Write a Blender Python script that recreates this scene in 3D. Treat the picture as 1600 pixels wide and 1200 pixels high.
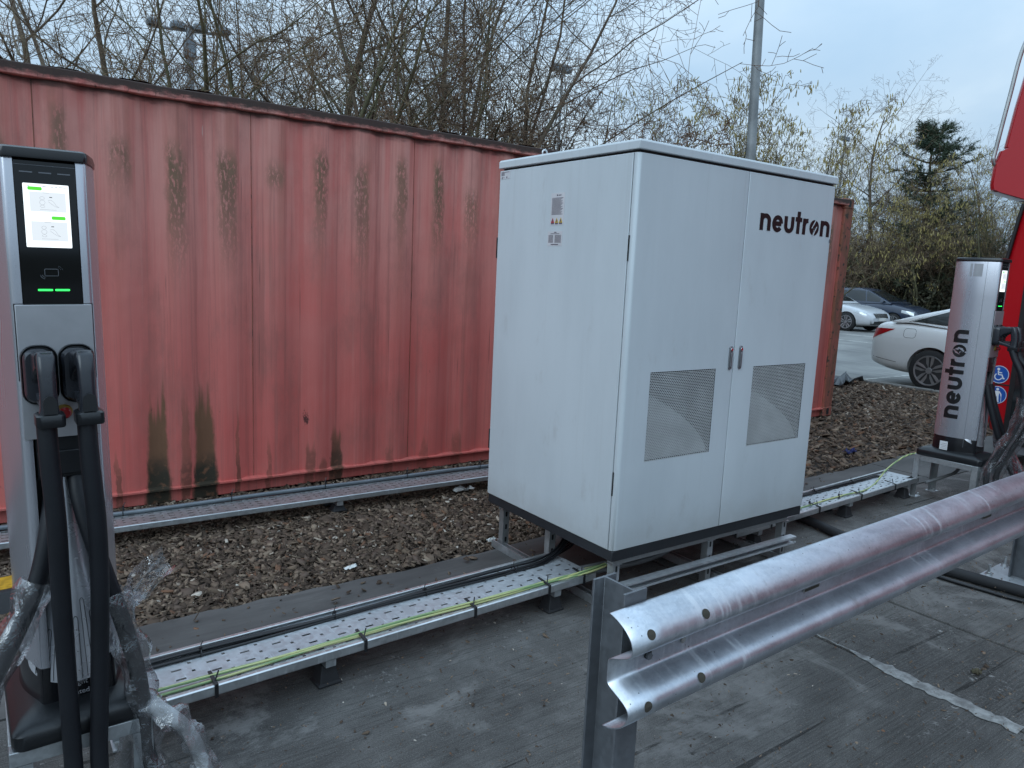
import bpy, bmesh, math, random
import numpy as np
from mathutils import Vector, Matrix, Quaternion

for o in list(bpy.data.objects): bpy.data.objects.remove(o, do_unlink=True)
scene = bpy.context.scene
COL = scene.collection
R = math.radians

# ---------------------------------------------------------------- camera
cam_data = bpy.data.cameras.new('camera')
cam_data.sensor_width = 36.0
cam_data.lens = 36.0 * 1164.96 / 1600.0
cam_data.clip_start = 0.05
cam_data.clip_end = 3000
camera = bpy.data.objects.new('camera', cam_data)
COL.objects.link(camera)
PITCH, ROLL, YAW = 0.1508, 0.0449, 0.6247
_f = Vector((math.sin(YAW) * math.cos(PITCH), math.cos(YAW) * math.cos(PITCH), -math.sin(PITCH)))
_r = Vector((math.cos(YAW), -math.sin(YAW), 0))
_u = _r.cross(_f)
_r2 = math.cos(ROLL) * _r + math.sin(ROLL) * _u
_u2 = -math.sin(ROLL) * _r + math.cos(ROLL) * _u
camera.matrix_world = Matrix(((_r2.x, _u2.x, -_f.x, -2.3156), (_r2.y, _u2.y, -_f.y, -2.3631),
                              (_r2.z, _u2.z, -_f.z, 1.5859), (0, 0, 0, 1)))
scene.camera = camera

# ---------------------------------------------------------------- world (overcast sky), sun, exposure
SUN_DIR = Vector((-0.86, -0.30, 0.60)).normalized()
world = bpy.data.worlds.new('World'); scene.world = world; world.use_nodes = True
wt = world.node_tree; wt.nodes.clear()
def wn(t, **k):
    n = wt.nodes.new(t)
    for a, b in k.items(): setattr(n, a, b)
    return n
w_out = wn('ShaderNodeOutputWorld'); w_bg = wn('ShaderNodeBackground'); w_bg.inputs['Strength'].default_value = 0.1
w_sky = wn('ShaderNodeTexSky'); w_sky.sky_type = 'NISHITA'; w_sky.sun_disc = False
w_sky.sun_elevation = math.asin(SUN_DIR.z); w_sky.sun_rotation = math.atan2(SUN_DIR.x, SUN_DIR.y)
w_sky.air_density = 1.0; w_sky.dust_density = 2.0
w_tc = wn('ShaderNodeTexCoord'); w_sep = wn('ShaderNodeSeparateXYZ')
wt.links.new(w_tc.outputs['Generated'], w_sep.inputs[0])
# cloud deck: direction divided by height gives a flat layer overhead
w_den = wn('ShaderNodeMath', operation='ADD'); w_den.inputs[1].default_value = 0.28
w_abs = wn('ShaderNodeMath', operation='ABSOLUTE'); wt.links.new(w_sep.outputs[2], w_abs.inputs[0])
wt.links.new(w_abs.outputs[0], w_den.inputs[0])
w_div = wn('ShaderNodeVectorMath', operation='DIVIDE'); w_cmb = wn('ShaderNodeCombineXYZ')
for i in range(3): wt.links.new(w_den.outputs[0], w_cmb.inputs[i])
wt.links.new(w_tc.outputs['Generated'], w_div.inputs[0]); wt.links.new(w_cmb.outputs[0], w_div.inputs[1])
w_no = wn('ShaderNodeTexNoise'); w_no.inputs['Scale'].default_value = 1.9; w_no.inputs['Detail'].default_value = 5; w_no.inputs['Roughness'].default_value = 0.5
w_no.inputs['Distortion'].default_value = 0.35
wt.links.new(w_div.outputs[0], w_no.inputs['Vector'])
w_ramp = wn('ShaderNodeValToRGB'); wt.links.new(w_no.outputs['Fac'], w_ramp.inputs[0])
_e = w_ramp.color_ramp.elements
_e[0].position = 0.30; _e[0].color = (0.78, 0.86, 0.93, 1)
_e[1].position = 0.74; _e[1].color = (1.22, 1.16, 1.09, 1)
_m = w_ramp.color_ramp.elements.new(0.52); _m.color = (0.95, 0.97, 0.99, 1)
# overcast luminance: brighter towards the zenith
w_g1 = wn('ShaderNodeMath', operation='MULTIPLY'); w_g1.inputs[1].default_value = 1.45
w_max = wn('ShaderNodeMath', operation='MAXIMUM'); w_max.inputs[1].default_value = 0.0
wt.links.new(w_sep.outputs[2], w_max.inputs[0]); wt.links.new(w_max.outputs[0], w_g1.inputs[0])
w_g2 = wn('ShaderNodeMath', operation='ADD'); w_g2.inputs[1].default_value = 0.86; wt.links.new(w_g1.outputs[0], w_g2.inputs[0])
w_col = wn('ShaderNodeVectorMath', operation='MULTIPLY'); w_col.inputs[1].default_value = (5.25, 6.85, 8.35)
wt.links.new(w_ramp.outputs[0], w_col.inputs[0])
w_sc = wn('ShaderNodeVectorMath', operation='SCALE'); wt.links.new(w_col.outputs[0], w_sc.inputs[0]); wt.links.new(w_g2.outputs[0], w_sc.inputs['Scale'])
w_mix = wn('ShaderNodeMix', data_type='RGBA'); w_mix.inputs['Factor'].default_value = 0.92
wt.links.new(w_sky.outputs[0], w_mix.inputs[6]); wt.links.new(w_sc.outputs[0], w_mix.inputs[7])
wt.links.new(w_mix.outputs[2], w_bg.inputs['Color']); wt.links.new(w_bg.outputs[0], w_out.inputs[0])

sun_data = bpy.data.lights.new('sun', 'SUN'); sun_data.energy = 0.8; sun_data.angle = R(35); sun_data.color = (0.74, 0.90, 1.0)
sun = bpy.data.objects.new('sun', sun_data); COL.objects.link(sun)
sun.rotation_euler = SUN_DIR.to_track_quat('Z', 'Y').to_euler(); sun.location = (-20, -8, 20)

scene.render.engine = 'CYCLES'
scene.render.resolution_x = 1024; scene.render.resolution_y = 768
vs = scene.view_settings; vs.view_transform = 'Standard'; vs.look = 'None'; vs.exposure = 0.0; vs.gamma = 1.0; vs.use_curve_mapping = False
scene.cycles.max_bounces = 6; scene.cycles.diffuse_bounces = 3; scene.cycles.glossy_bounces = 3
scene.cycles.transparent_max_bounces = 12; scene.cycles.transmission_bounces = 4; scene.cycles.caustics_reflective = False; scene.cycles.caustics_refractive = False

# ---------------------------------------------------------------- material helper
class G:
    def __init__(s, name):
        s.m = bpy.data.materials.new(name); s.m.use_nodes = True; s.t = s.m.node_tree; s.t.nodes.clear()
        s.out = s.t.nodes.new('ShaderNodeOutputMaterial'); s.b = s.t.nodes.new('ShaderNodeBsdfPrincipled')
        s.t.links.new(s.b.outputs[0], s.out.inputs[0]); s._tc = None
    def put(s, sock, v):
        if isinstance(v, bpy.types.NodeSocket): s.t.links.new(v, sock)
        elif isinstance(v, (tuple, list)):
            sock.default_value = tuple(v) + (1,) if (len(v) == 3 and len(sock.default_value) == 4) else v
        else: sock.default_value = v
    def n(s, t, **k):
        n = s.t.nodes.new(t)
        for a, b in k.items(): setattr(n, a, b)
        return n
    def tc(s, w='Object'):
        if s._tc is None: s._tc = s.n('ShaderNodeTexCoord')
        return s._tc.outputs[w]
    def sep(s, v):
        n = s.n('ShaderNodeSeparateXYZ'); s.put(n.inputs[0], v); return n.outputs
    def vm(s, op, a, b):
        n = s.n('ShaderNodeVectorMath', operation=op); s.put(n.inputs[0], a); s.put(n.inputs[1], b); return n.outputs[0]
    def M(s, op, a, b=0.0, c=0.0, clamp=False):
        n = s.n('ShaderNodeMath', operation=op); n.use_clamp = clamp
        s.put(n.inputs[0], a); s.put(n.inputs[1], b); s.put(n.inputs[2], c); return n.outputs[0]
    def add(s, a, b): return s.M('ADD', a, b)
    def sub(s, a, b): return s.M('SUBTRACT', a, b)
    def mul(s, a, b): return s.M('MULTIPLY', a, b)
    def mx(s, a, b): return s.M('MAXIMUM', a, b)
    def mn(s, a, b): return s.M('MINIMUM', a, b)
    def ss(s, v, a, b, lo=0.0, hi=1.0):          # smooth step from a to b
        n = s.n('ShaderNodeMapRange', interpolation_type='SMOOTHSTEP'); n.clamp = True
        s.put(n.inputs[0], v); s.put(n.inputs[1], a); s.put(n.inputs[2], b); s.put(n.inputs[3], lo); s.put(n.inputs[4], hi); return n.outputs[0]
    def noise(s, scale=5.0, v=None, vs=None, detail=4.0, rough=0.55, dist=0.0, col=False):
        if v is None: v = s.tc()
        if vs is not None: v = s.vm('MULTIPLY', v, vs)
        n = s.n('ShaderNodeTexNoise'); s.put(n.inputs['Vector'], v); s.put(n.inputs['Scale'], scale); s.put(n.inputs['Detail'], detail)
        s.put(n.inputs['Roughness'], rough); s.put(n.inputs['Distortion'], dist); return n.outputs['Color' if col else 'Fac']
    def vor(s, scale=5.0, v=None, vs=None, feat='F1', out='Distance'):
        if v is None: v = s.tc()
        if vs is not None: v = s.vm('MULTIPLY', v, vs)
        n = s.n('ShaderNodeTexVoronoi', feature=feat); s.put(n.inputs['Vector'], v); s.put(n.inputs['Scale'], scale); return n.outputs[out]
    def mix(s, f, a, b):
        n = s.n('ShaderNodeMix', data_type='RGBA'); n.clamp_factor = True
        s.put(n.inputs[0], f); s.put(n.inputs[6], a); s.put(n.inputs[7], b); return n.outputs[2]
    def mixf(s, f, a, b):
        n = s.n('ShaderNodeMix', data_type='FLOAT'); n.clamp_factor = True
        s.put(n.inputs[0], f); s.put(n.inputs[2], a); s.put(n.inputs[3], b); return n.outputs[0]
    def ramp(s, f, stops):
        n = s.n('ShaderNodeValToRGB'); s.put(n.inputs[0], f); e = n.color_ramp.elements
        while len(e) < len(stops): e.new(0.5)
        for i, (p, c) in enumerate(stops):
            e[i].position = p; e[i].color = tuple(c) + (1,) if len(c) == 3 else c
        return n.outputs[0]
    def attr(s, name):
        n = s.n('ShaderNodeAttribute'); n.attribute_name = name; return n.outputs['Color']
    def bump(s, h, strength=0.3, dist=0.01, nrm=None):
        n = s.n('ShaderNodeBump'); s.put(n.inputs['Strength'], strength); s.put(n.inputs['Distance'], dist); s.put(n.inputs['Height'], h)
        if nrm is not None: s.put(n.inputs['Normal'], nrm)
        s.t.links.new(n.outputs[0], s.b.inputs['Normal']); return n.outputs[0]
    def set(s, color=None, rough=None, metal=None, spec=None, **k):
        if color is not None: s.put(s.b.inputs['Base Color'], color)
        if rough is not None: s.put(s.b.inputs['Roughness'], rough)
        if metal is not None: s.put(s.b.inputs['Metallic'], metal)
        if spec is not None: s.put(s.b.inputs['Specular IOR Level'], spec)
        for a, v in k.items(): s.put(s.b.inputs[a.replace('_', ' ')], v)
        return s

MAT = {}
def simple(name, color, rough=0.5, metal=0.0, var=0.12, nscale=8.0, bump=0.0, bscale=60.0, **k):
    """painted / moulded surface with slight unevenness of colour, gloss and relief"""
    g = G(name)
    n = g.noise(nscale, detail=5)
    c = g.mix(g.ss(n, 0.3, 0.7), tuple(x * (1 - var) for x in color), tuple(min(1, x * (1 + var)) for x in color))
    g.set(c, g.mixf(g.noise(nscale * 2.3, detail=3), max(0.02, rough - 0.08), min(1, rough + 0.08)), metal, **k)
    if bump: g.bump(g.noise(bscale, detail=4), bump, 0.004)
    MAT[name] = g.m
    return g.m
def emit(name, color, strength):
    g = G(name); g.set((0.02, 0.02, 0.02), 0.3); g.put(g.b.inputs['Emission Color'], color); g.put(g.b.inputs['Emission Strength'], strength); MAT[name] = g.m; return g.m

# ---- ground
g = G('concrete')
v = g.tc()
big = g.noise(0.9, v, detail=6, rough=0.6); mid = g.noise(5.0, v, detail=7, rough=0.65); fine = g.noise(90, v, detail=3)
broom = g.noise(1.0, v, vs=(2.2, 130.0, 1.0), detail=4, rough=0.6); broom2 = g.noise(1.0, v, vs=(0.8, 30.0, 1.0), detail=5, rough=0.65)
groove = g.noise(1.0, g.vm('ADD', v, (3, 1, 0)), vs=(0.55, 14.0, 1.0), detail=3, rough=0.5)
grain = g.noise(230, v, detail=5, rough=0.75); gr2 = g.noise(85, g.vm('ADD', v, (9, 4, 0)), detail=4, rough=0.7)
c = g.mix(g.ss(big, 0.32, 0.68), (0.078, 0.073, 0.069), (0.150, 0.141, 0.133))
c = g.mix(g.mul(g.ss(mid, 0.46, 0.70), 0.55), c, (0.225, 0.213, 0.203))
c = g.mix(g.mul(g.ss(g.noise(0.55, v, vs=(0.7, 1.3, 1), detail=7, rough=0.65, dist=1.2), 0.48, 0.64), 0.6), c, (0.034, 0.031, 0.029))
c = g.mix(g.mul(g.ss(broom2, 0.54, 0.66), 0.26), c, (0.036, 0.033, 0.031))
c = g.mix(g.mul(g.ss(broom, 0.54, 0.62), 0.42), c, (0.034, 0.032, 0.030))
c = g.mix(g.mul(g.ss(broom, 0.46, 0.38), 0.16), c, (0.19, 0.18, 0.17))
c = g.mix(g.mul(g.ss(groove, 0.655, 0.675), 0.8), c, (0.014, 0.013, 0.012))
c = g.mix(g.mul(g.ss(grain, 0.54, 0.64), 0.60), c, (0.27, 0.255, 0.24))
c = g.mix(g.mul(g.ss(grain, 0.46, 0.36), 0.65), c, (0.016, 0.015, 0.014))
c = g.mix(g.mul(g.ss(gr2, 0.58, 0.66), 0.45), c, (0.025, 0.022, 0.020))
crumb = g.mul(g.ss(g.noise(2.1, v, detail=4, rough=0.6), 0.56, 0.64), g.ss(g.noise(38, v, detail=6, rough=0.75, dist=0.8), 0.55, 0.62))
c = g.mix(g.mul(crumb, 0.85), c, (0.36, 0.345, 0.33))
c = g.mix(g.mul(g.ss(g.noise(1.7, g.vm('ADD', v, (2, 8, 0)), detail=8, rough=0.72, dist=0.7), 0.52, 0.64), 0.65), c, (0.245, 0.232, 0.22))
spot = g.ss(g.noise(7.5, g.vm('ADD', v, (5, 2, 0)), detail=5, rough=0.65), 0.66, 0.72); c = g.mix(g.mul(spot, 0.8), c, (0.022, 0.019, 0.016))
g.set(c, g.mixf(g.ss(big, 0.35, 0.6), 0.62, 0.9), 0.0, 0.35)
h = g.add(g.add(g.mul(broom, 1.0), g.mul(grain, 0.45)), g.add(g.mul(broom2, 0.8), g.add(g.mul(gr2, 0.4), g.add(g.mul(mid, 0.5), g.mul(crumb, 0.5)))))
h = g.sub(h, g.mul(g.ss(groove, 0.65, 0.68), 0.8))
g.bump(h, 0.9, 0.006); MAT['concrete'] = g.m

g = G('smooth_concrete')
v = g.tc(); big = g.noise(1.6, v, vs=(0.6, 1.5, 1), detail=7, rough=0.6); fine = g.noise(70, v, detail=3)
c = g.mix(g.ss(big, 0.3, 0.7), (0.052, 0.050, 0.048), (0.115, 0.110, 0.105))
c = g.mix(g.mul(g.ss(g.noise(1.0, v, vs=(2, 26, 1), detail=4), 0.52, 0.7), 0.45), c, (0.045, 0.043, 0.042))
c = g.mix(g.mul(g.ss(g.noise(4.0, v, detail=8, rough=0.8), 0.60, 0.72), 0.6), c, (0.17, 0.16, 0.15))
g.set(c, 0.72, 0.0); g.bump(g.add(g.mul(fine, 0.3), g.noise(9, v, detail=6)), 0.35, 0.004); MAT['smooth_concrete'] = g.m

g = G('mortar')
v = g.tc(); c = g.mix(g.ss(g.noise(16, v, detail=6, rough=0.7), 0.35, 0.65), (0.15, 0.145, 0.14), (0.33, 0.325, 0.315))
c = g.mix(g.ss(g.vor(60, v), 0.12, 0.05), c, (0.07, 0.07, 0.07)); g.set(c, 0.85); g.bump(g.noise(60, v, detail=5), 0.6, 0.004); MAT['mortar'] = g.m

g = G('soil')
v = g.tc(); c = g.mix(g.ss(g.noise(6, v, detail=7, rough=0.7), 0.3, 0.7), (0.018, 0.014, 0.011), (0.075, 0.058, 0.045))
c = g.mix(g.ss(g.vor(55, v), 0.2, 0.4), c, (0.03, 0.022, 0.017)); g.set(c, 0.95); g.bump(g.noise(40, v, detail=6), 0.9, 0.02); MAT['soil'] = g.m

g = G('car_park')
v = g.tc(); c = g.mix(g.ss(g.noise(0.7, v, detail=6, rough=0.6), 0.3, 0.7), (0.16, 0.16, 0.155), (0.30, 0.295, 0.28))
c = g.mix(g.mul(g.ss(g.noise(1, v, vs=(6, 0.7, 1), detail=4), 0.5, 0.7), 0.5), c, (0.11, 0.11, 0.11))
g.set(c, 0.5); g.bump(g.noise(30, v, detail=5), 0.35, 0.006); MAT['car_park'] = g.m

g = G('grass_ground')
v = g.tc(); c = g.mix(g.ss(g.noise(1.2, v, detail=7, rough=0.7), 0.35, 0.65), (0.03, 0.035, 0.015), (0.06, 0.05, 0.03)); g.set(c, 0.95); MAT['grass_ground'] = g.m

g = G('wood_chip')
a = g.attr('tint'); c = g.mix(0.35, a, g.mix(g.noise(150, detail=3), (0.02, 0.015, 0.01), (0.22, 0.17, 0.13)))
c = g.mix(0.72, c, a); g.set(c, 0.85, 0.0, 0.3); g.bump(g.noise(1, vs=(60, 400, 60)), 0.4, 0.003); MAT['wood_chip'] = g.m

simple('kerb_concrete', (0.20, 0.195, 0.185), 0.85, var=0.3, nscale=5, bump=0.5)
simple('white_line', (0.55, 0.55, 0.52), 0.8, var=0.35, nscale=9)
# ---- weathered container paint (object space of the container: x runs to -12.19, z up)
def container_paint(name, rail=False):
    g = G(name); v = g.tc(); X, Y, Z = g.sep(v)[0], g.sep(v)[1], g.sep(v)[2]
    ph = g.M('ABSOLUTE', g.sub(g.M('FRACT', g.add(g.M('DIVIDE', g.add(X, 8.053), 0.307), 0.5)), 0.5))
    d = g.mul(ph, 0.307)
    nlow = g.noise(1.3, v, detail=5); streak = g.noise(1.0, v, vs=(16, 1, 0.55), detail=5, rough=0.6); fstreak = g.noise(1.0, v, vs=(55, 1, 0.8), detail=3)
    spk = g.noise(1.0, v, vs=(60, 10, 22), detail=5, rough=0.7)
    base = g.mix(g.ss(g.add(Z, g.mul(streak, 1.4)), 1.4, 3.0), (0.58, 0.150, 0.128), (0.60, 0.265, 0.222))
    base = g.mix(g.mul(g.ss(streak, 0.38, 0.66), 0.55), base, (0.54, 0.115, 0.098))
    base = g.mix(g.mul(g.ss(fstreak, 0.52, 0.68), 0.15), base, (0.66, 0.30, 0.26))
    base = g.mix(g.mul(g.ss(nlow, 0.45, 0.7), 0.35), base, (0.60, 0.092, 0.08))
    if rail:
        m = g.mul(g.ss(g.add(Z, g.mul(g.noise(1, v, vs=(9, 9, 30), detail=6, rough=0.75), 0.11)), 2.562, 2.608), 0.95)
        base = g.mix(m, base, (0.018, 0.015, 0.011))
        base = g.mix(g.mul(g.ss(spk, 0.57, 0.66), 0.8), base, (0.06, 0.035, 0.022))
        g.set(base, 0.7); g.bump(spk, 0.4, 0.004); MAT[name] = g.m; return
    # brown algae and rust on the proud ribs, running down from the roof
    wnz = g.n('ShaderNodeTexWhiteNoise', noise_dimensions='1D'); g.put(wnz.inputs['W'], g.M('FLOOR', g.add(g.M('DIVIDE', g.add(X, 8.053), 0.307), 0.5))); colrnd = wnz.outputs['Value']; colb = g.sep(wnz.outputs['Color'])[1]
    zlow = g.mixf(colrnd, 2.0, 1.2)
    rib = g.mul(g.ss(g.add(d, g.mul(g.sub(g.noise(1, v, vs=(14, 1, 5), detail=5), 0.5), 0.10)), g.add(0.05, g.mul(colb, 0.045)), g.add(0.01, g.mul(colb, 0.03))), g.ss(g.noise(1, v, vs=(5, 1, 2.2), detail=4), 0.24, 0.42))
    zm = g.mul(g.ss(Z, zlow, 2.15), g.ss(Z, g.add(2.47, g.mul(colb, -0.25)), g.add(2.36, g.mul(colb, -0.35))))
    rust = g.mul(g.mul(rib, zm), g.ss(g.add(spk, g.mul(streak, 0.2)), 0.50, 0.60))
    base = g.mix(g.mul(rust, g.add(0.70, g.mul(g.sep(wnz.outputs['Color'])[2], 0.3))), base, g.mix(g.noise(9, v), (0.11, 0.068, 0.036), (0.21, 0.125, 0.072)))
    haze = g.mul(g.mul(g.ss(d, 0.11, 0.02), g.ss(Z, 0.9, 2.1)), g.ss(streak, 0.35, 0.7))
    base = g.mix(g.mul(haze, 0.40), base, (0.33, 0.185, 0.13))
    base = g.mix(g.mul(g.ss(g.noise(1, v, vs=(3.0, 1, 1.1), detail=8, rough=0.7), 0.46, 0.68), 0.42), base, (0.27, 0.115, 0.095))
    base = g.mix(g.mul(g.ss(g.noise(1, v, vs=(20, 1, 0.35), detail=5, rough=0.7), 0.50, 0.66), 0.38), base, (0.24, 0.09, 0.075))
    # dark moss and the rail's shadow, both painted just below the top rail
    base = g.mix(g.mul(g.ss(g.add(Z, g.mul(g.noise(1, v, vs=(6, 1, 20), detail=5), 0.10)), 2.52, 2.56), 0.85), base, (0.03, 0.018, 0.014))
    # thin scratches and runs
    base = g.mix(g.mul(g.ss(g.noise(1, v, vs=(34, 1, 0.42), detail=4, rough=0.65), 0.665, 0.70), 0.75), base, (0.07, 0.04, 0.03))
    base = g.mix(g.mul(g.ss(g.noise(1, g.vm('ADD', v, (7, 0, 3)), vs=(30, 1, 1.6), detail=4, rough=0.7), 0.69, 0.73), 0.7), base, (0.50, 0.33, 0.30))
    # slime stains rising from the bottom rail
    wob = g.mul(g.sub(g.noise(1, v, vs=(7, 1, 2.2), detail=6, rough=0.7), 0.5), 0.12)
    spik = g.noise(1, v, vs=(30, 1, 0.6), detail=3)
    tot = None; blk = None
    for xw, hw, zt, a in ((-1.425, .085, .80, .95), (-1.14, .085, .86, .95), (-1.262, .032, .78, .45), (-0.225, .055, .47, .7), (-0.43, .04, .36, .35),
                          (-0.93, .020, .62, .45), (-1.66, .018, .42, .4), (-0.335, .06, .20, .3), (0.20, .04, .26, .22), (0.49, .05, .30, .2), (0.80, .05, .32, .22), (-0.72, .02, .38, .3),
                          (-2.9, .09, .7, .8), (-4.2, .07, .6, .8)):
        dx = g.M('ABSOLUTE', g.add(g.sub(X, xw - 6.155), wob))
        top = g.mul(zt, g.add(0.42, g.mul(spik, 1.0)))
        hwz = g.mul(hw, g.sub(1.12, g.mul(g.M('DIVIDE', Z, zt), 0.50))); mk = g.mul(g.mul(g.ss(dx, hwz, g.mul(hwz, 0.62)), g.ss(Z, top, g.mul(top, 0.72))), a)
        bk = g.mul(mk, g.ss(g.add(Z, g.mul(g.noise(14, v, detail=5), 0.16)), 0.42, 0.26))
        tot = mk if tot is None else g.mx(tot, mk); blk = bk if blk is None else g.mx(blk, bk)
    base = g.mix(tot, base, g.mix(g.noise(1, v, vs=(12, 1, 3), detail=4), (0.10, 0.055, 0.028), (0.20, 0.10, 0.052)))
    base = g.mix(g.mul(blk, g.ss(g.noise(22, v, detail=4), 0.30, 0.5)), base, (0.030, 0.028, 0.019))
    base = g.mix(g.mul(g.ss(g.noise(3.2, v, vs=(2.4, 1, 1), detail=7, rough=0.7), 0.655, 0.69), g.ss(Z, 1.0, 0.35)), base, (0.05, 0.02, 0.018))
    g.set(base, g.mixf(streak, 0.50, 0.72), 0.0, 0.4)
    dent = g.noise(1, v, vs=(2.4, 1, 1.6), detail=3)
    g.bump(g.add(g.mul(dent, 6.0), g.mul(spk, 0.25)), 0.30, 0.010); MAT[name] = g.m
container_paint('container_paint'); container_paint('container_rail_paint', True)

g = G('container_rust')
v = g.tc(); n = g.noise(1, v, vs=(10, 10, 3), detail=7, rough=0.7)
c = g.mix(g.ss(n, 0.38, 0.6), (0.36, 0.10, 0.075), (0.19, 0.085, 0.05)); c = g.mix(g.ss(g.noise(14, v, detail=5), 0.56, 0.66), c, (0.05, 0.04, 0.03))
g.set(c, 0.8); g.bump(n, 0.5, 0.004); MAT['container_rust'] = g.m

def galv(name, base=(0.56, 0.58, 0.60), rough=0.42, metal=0.85, spangle=70, streaky=False, dirt=0.3):
    g = G(name); v = g.tc()
    sp = g.vor(spangle, v, out='Color'); spx = g.sep(sp)[0]
    cl = g.noise(3.5, v, detail=6, rough=0.65); sc = g.noise(1, v, vs=(120, 6, 6) if not streaky else (16, 3, 3), detail=4, rough=0.7)
    k = g.add(0.82, g.mul(spx, 0.25))
    c = g.vm('MULTIPLY', base, g.n('ShaderNodeCombineXYZ').outputs[0]) if False else g.mix(spx, tuple(x * 0.92 for x in base), tuple(min(1, x * 1.07) for x in base))
    c = g.mix(g.mul(g.ss(cl, 0.42, 0.68), dirt), c, tuple(x * 0.42 for x in base))
    c = g.mix(g.mul(g.ss(sc, 0.56, 0.70), 0.4), c, tuple(min(1, x * 1.35) for x in base))
    r = g.add(g.mixf(cl, rough - 0.12, rough + 0.14), g.mul(g.sub(spx, 0.5), 0.12))
    r = g.mixf(g.ss(sc, 0.55, 0.7), r, rough + 0.18)
    g.set(c, r, metal); g.bump(g.add(g.mul(sc, 0.3), cl), 0.12, 0.004); MAT[name] = g.m
galv('galvanised', (0.56, 0.585, 0.61), 0.45, 0.6, 70, dirt=0.3); galv('strut_steel', (0.45, 0.47, 0.48), 0.45, 0.8, 90); galv('post_steel', (0.17, 0.18, 0.195), 0.5, 0.5, 60, dirt=0.4)
galv('zinc_bright', (0.66, 0.68, 0.69), 0.35, 0.9, 50)
# new galvanised crash barrier: scuffs across the beam, smooth cloudy zinc
g = G('barrier_steel'); v = g.tc()
cl = g.noise(2.6, v, vs=(1, 2, 3), detail=7, rough=0.62, dist=0.4); scr = g.noise(1, v, vs=(42, 5, 5), detail=4, rough=0.6); msk = g.noise(2.0, v, detail=3)
blot = g.noise(11, v, vs=(1, 1.5, 2), detail=6, rough=0.7)
c = g.mix(g.ss(cl, 0.35, 0.65), (0.40, 0.43, 0.48), (0.60, 0.64, 0.70))
c = g.mix(g.mul(g.ss(blot, 0.48, 0.64), 0.30), c, (0.33, 0.35, 0.385))
s2 = g.mul(g.ss(scr, 0.50, 0.70), g.ss(msk, 0.40, 0.62)); c = g.mix(g.mul(s2, 0.6), c, (0.80, 0.82, 0.84))
spg = g.sep(g.vor(120, v, out='Color'))[0]; c = g.mix(g.mul(spg, 0.22), c, (0.78, 0.80, 0.82)); c = g.mix(g.mul(g.ss(g.noise(1, v, vs=(7, 3, 3), detail=6, rough=0.7), 0.60, 0.70), 0.35), c, (0.24, 0.235, 0.23))
spots = g.ss(g.vor(38, v), 0.10, 0.06); c = g.mix(g.mul(spots, g.ss(g.noise(5, v), 0.5, 0.6)), c, (0.10, 0.10, 0.105))
g.set(c, g.add(g.mixf(cl, 0.28, 0.44), g.mul(s2, 0.2)), 0.88)
g.bump(g.add(g.mul(cl, 1.0), g.mul(scr, 0.12)), 0.16, 0.006); MAT['barrier_steel'] = g.m

g = G('cabinet_paint'); v = g.tc()
n = g.noise(2.2, v, vs=(1, 1, 0.35), detail=6, rough=0.6); sm = g.noise(7, v, vs=(1, 1, 0.4), detail=5, rough=0.7)
c = g.mix(g.ss(n, 0.3, 0.7), (0.525, 0.565, 0.59), (0.585, 0.625, 0.65)); c = g.mix(g.mul(g.ss(sm, 0.58, 0.74), 0.35), c, (0.42, 0.42, 0.42))
c = g.mix(g.mul(g.ss(g.noise(1, v, vs=(40, 40, 0.8), detail=3), 0.58, 0.72), 0.08), c, (0.44, 0.44, 0.43))
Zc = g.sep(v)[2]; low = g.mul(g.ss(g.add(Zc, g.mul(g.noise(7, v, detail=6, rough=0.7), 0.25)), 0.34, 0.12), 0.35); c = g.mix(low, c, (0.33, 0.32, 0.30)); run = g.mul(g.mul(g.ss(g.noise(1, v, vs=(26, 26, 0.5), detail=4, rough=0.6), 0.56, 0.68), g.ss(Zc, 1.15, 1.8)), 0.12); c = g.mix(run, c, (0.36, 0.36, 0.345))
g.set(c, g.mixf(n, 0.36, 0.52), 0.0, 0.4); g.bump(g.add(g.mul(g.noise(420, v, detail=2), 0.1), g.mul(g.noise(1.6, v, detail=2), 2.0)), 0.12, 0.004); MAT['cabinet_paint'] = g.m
simple('vent_mesh', (0.55, 0.56, 0.555), 0.45, 0.0, 0.1)
simple('duct_grey', (0.34, 0.35, 0.355), 0.6, 0.0, 0.12)
simple('vent_inside', (0.06, 0.065, 0.07), 0.6, 0.0, 0.15)
simple('plinth_black', (0.020, 0.022, 0.026), 0.5, bump=0.15)
simple('seam_black', (0.008, 0.009, 0.010), 0.6)
simple('logo_black', (0.008, 0.008, 0.009), 0.35, var=0.05)
simple('label_paper', (0.60, 0.585, 0.60), 0.5, var=0.05)
simple('label_ink', (0.12, 0.10, 0.13), 0.6); simple('hazard_yellow', (0.55, 0.36, 0.03), 0.5); simple('label_red', (0.5, 0.04, 0.04), 0.5)
simple('handle_grey', (0.22, 0.225, 0.24), 0.35, 0.5); simple('chrome', (0.75, 0.75, 0.76), 0.12, 1.0, var=0.03)
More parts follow.
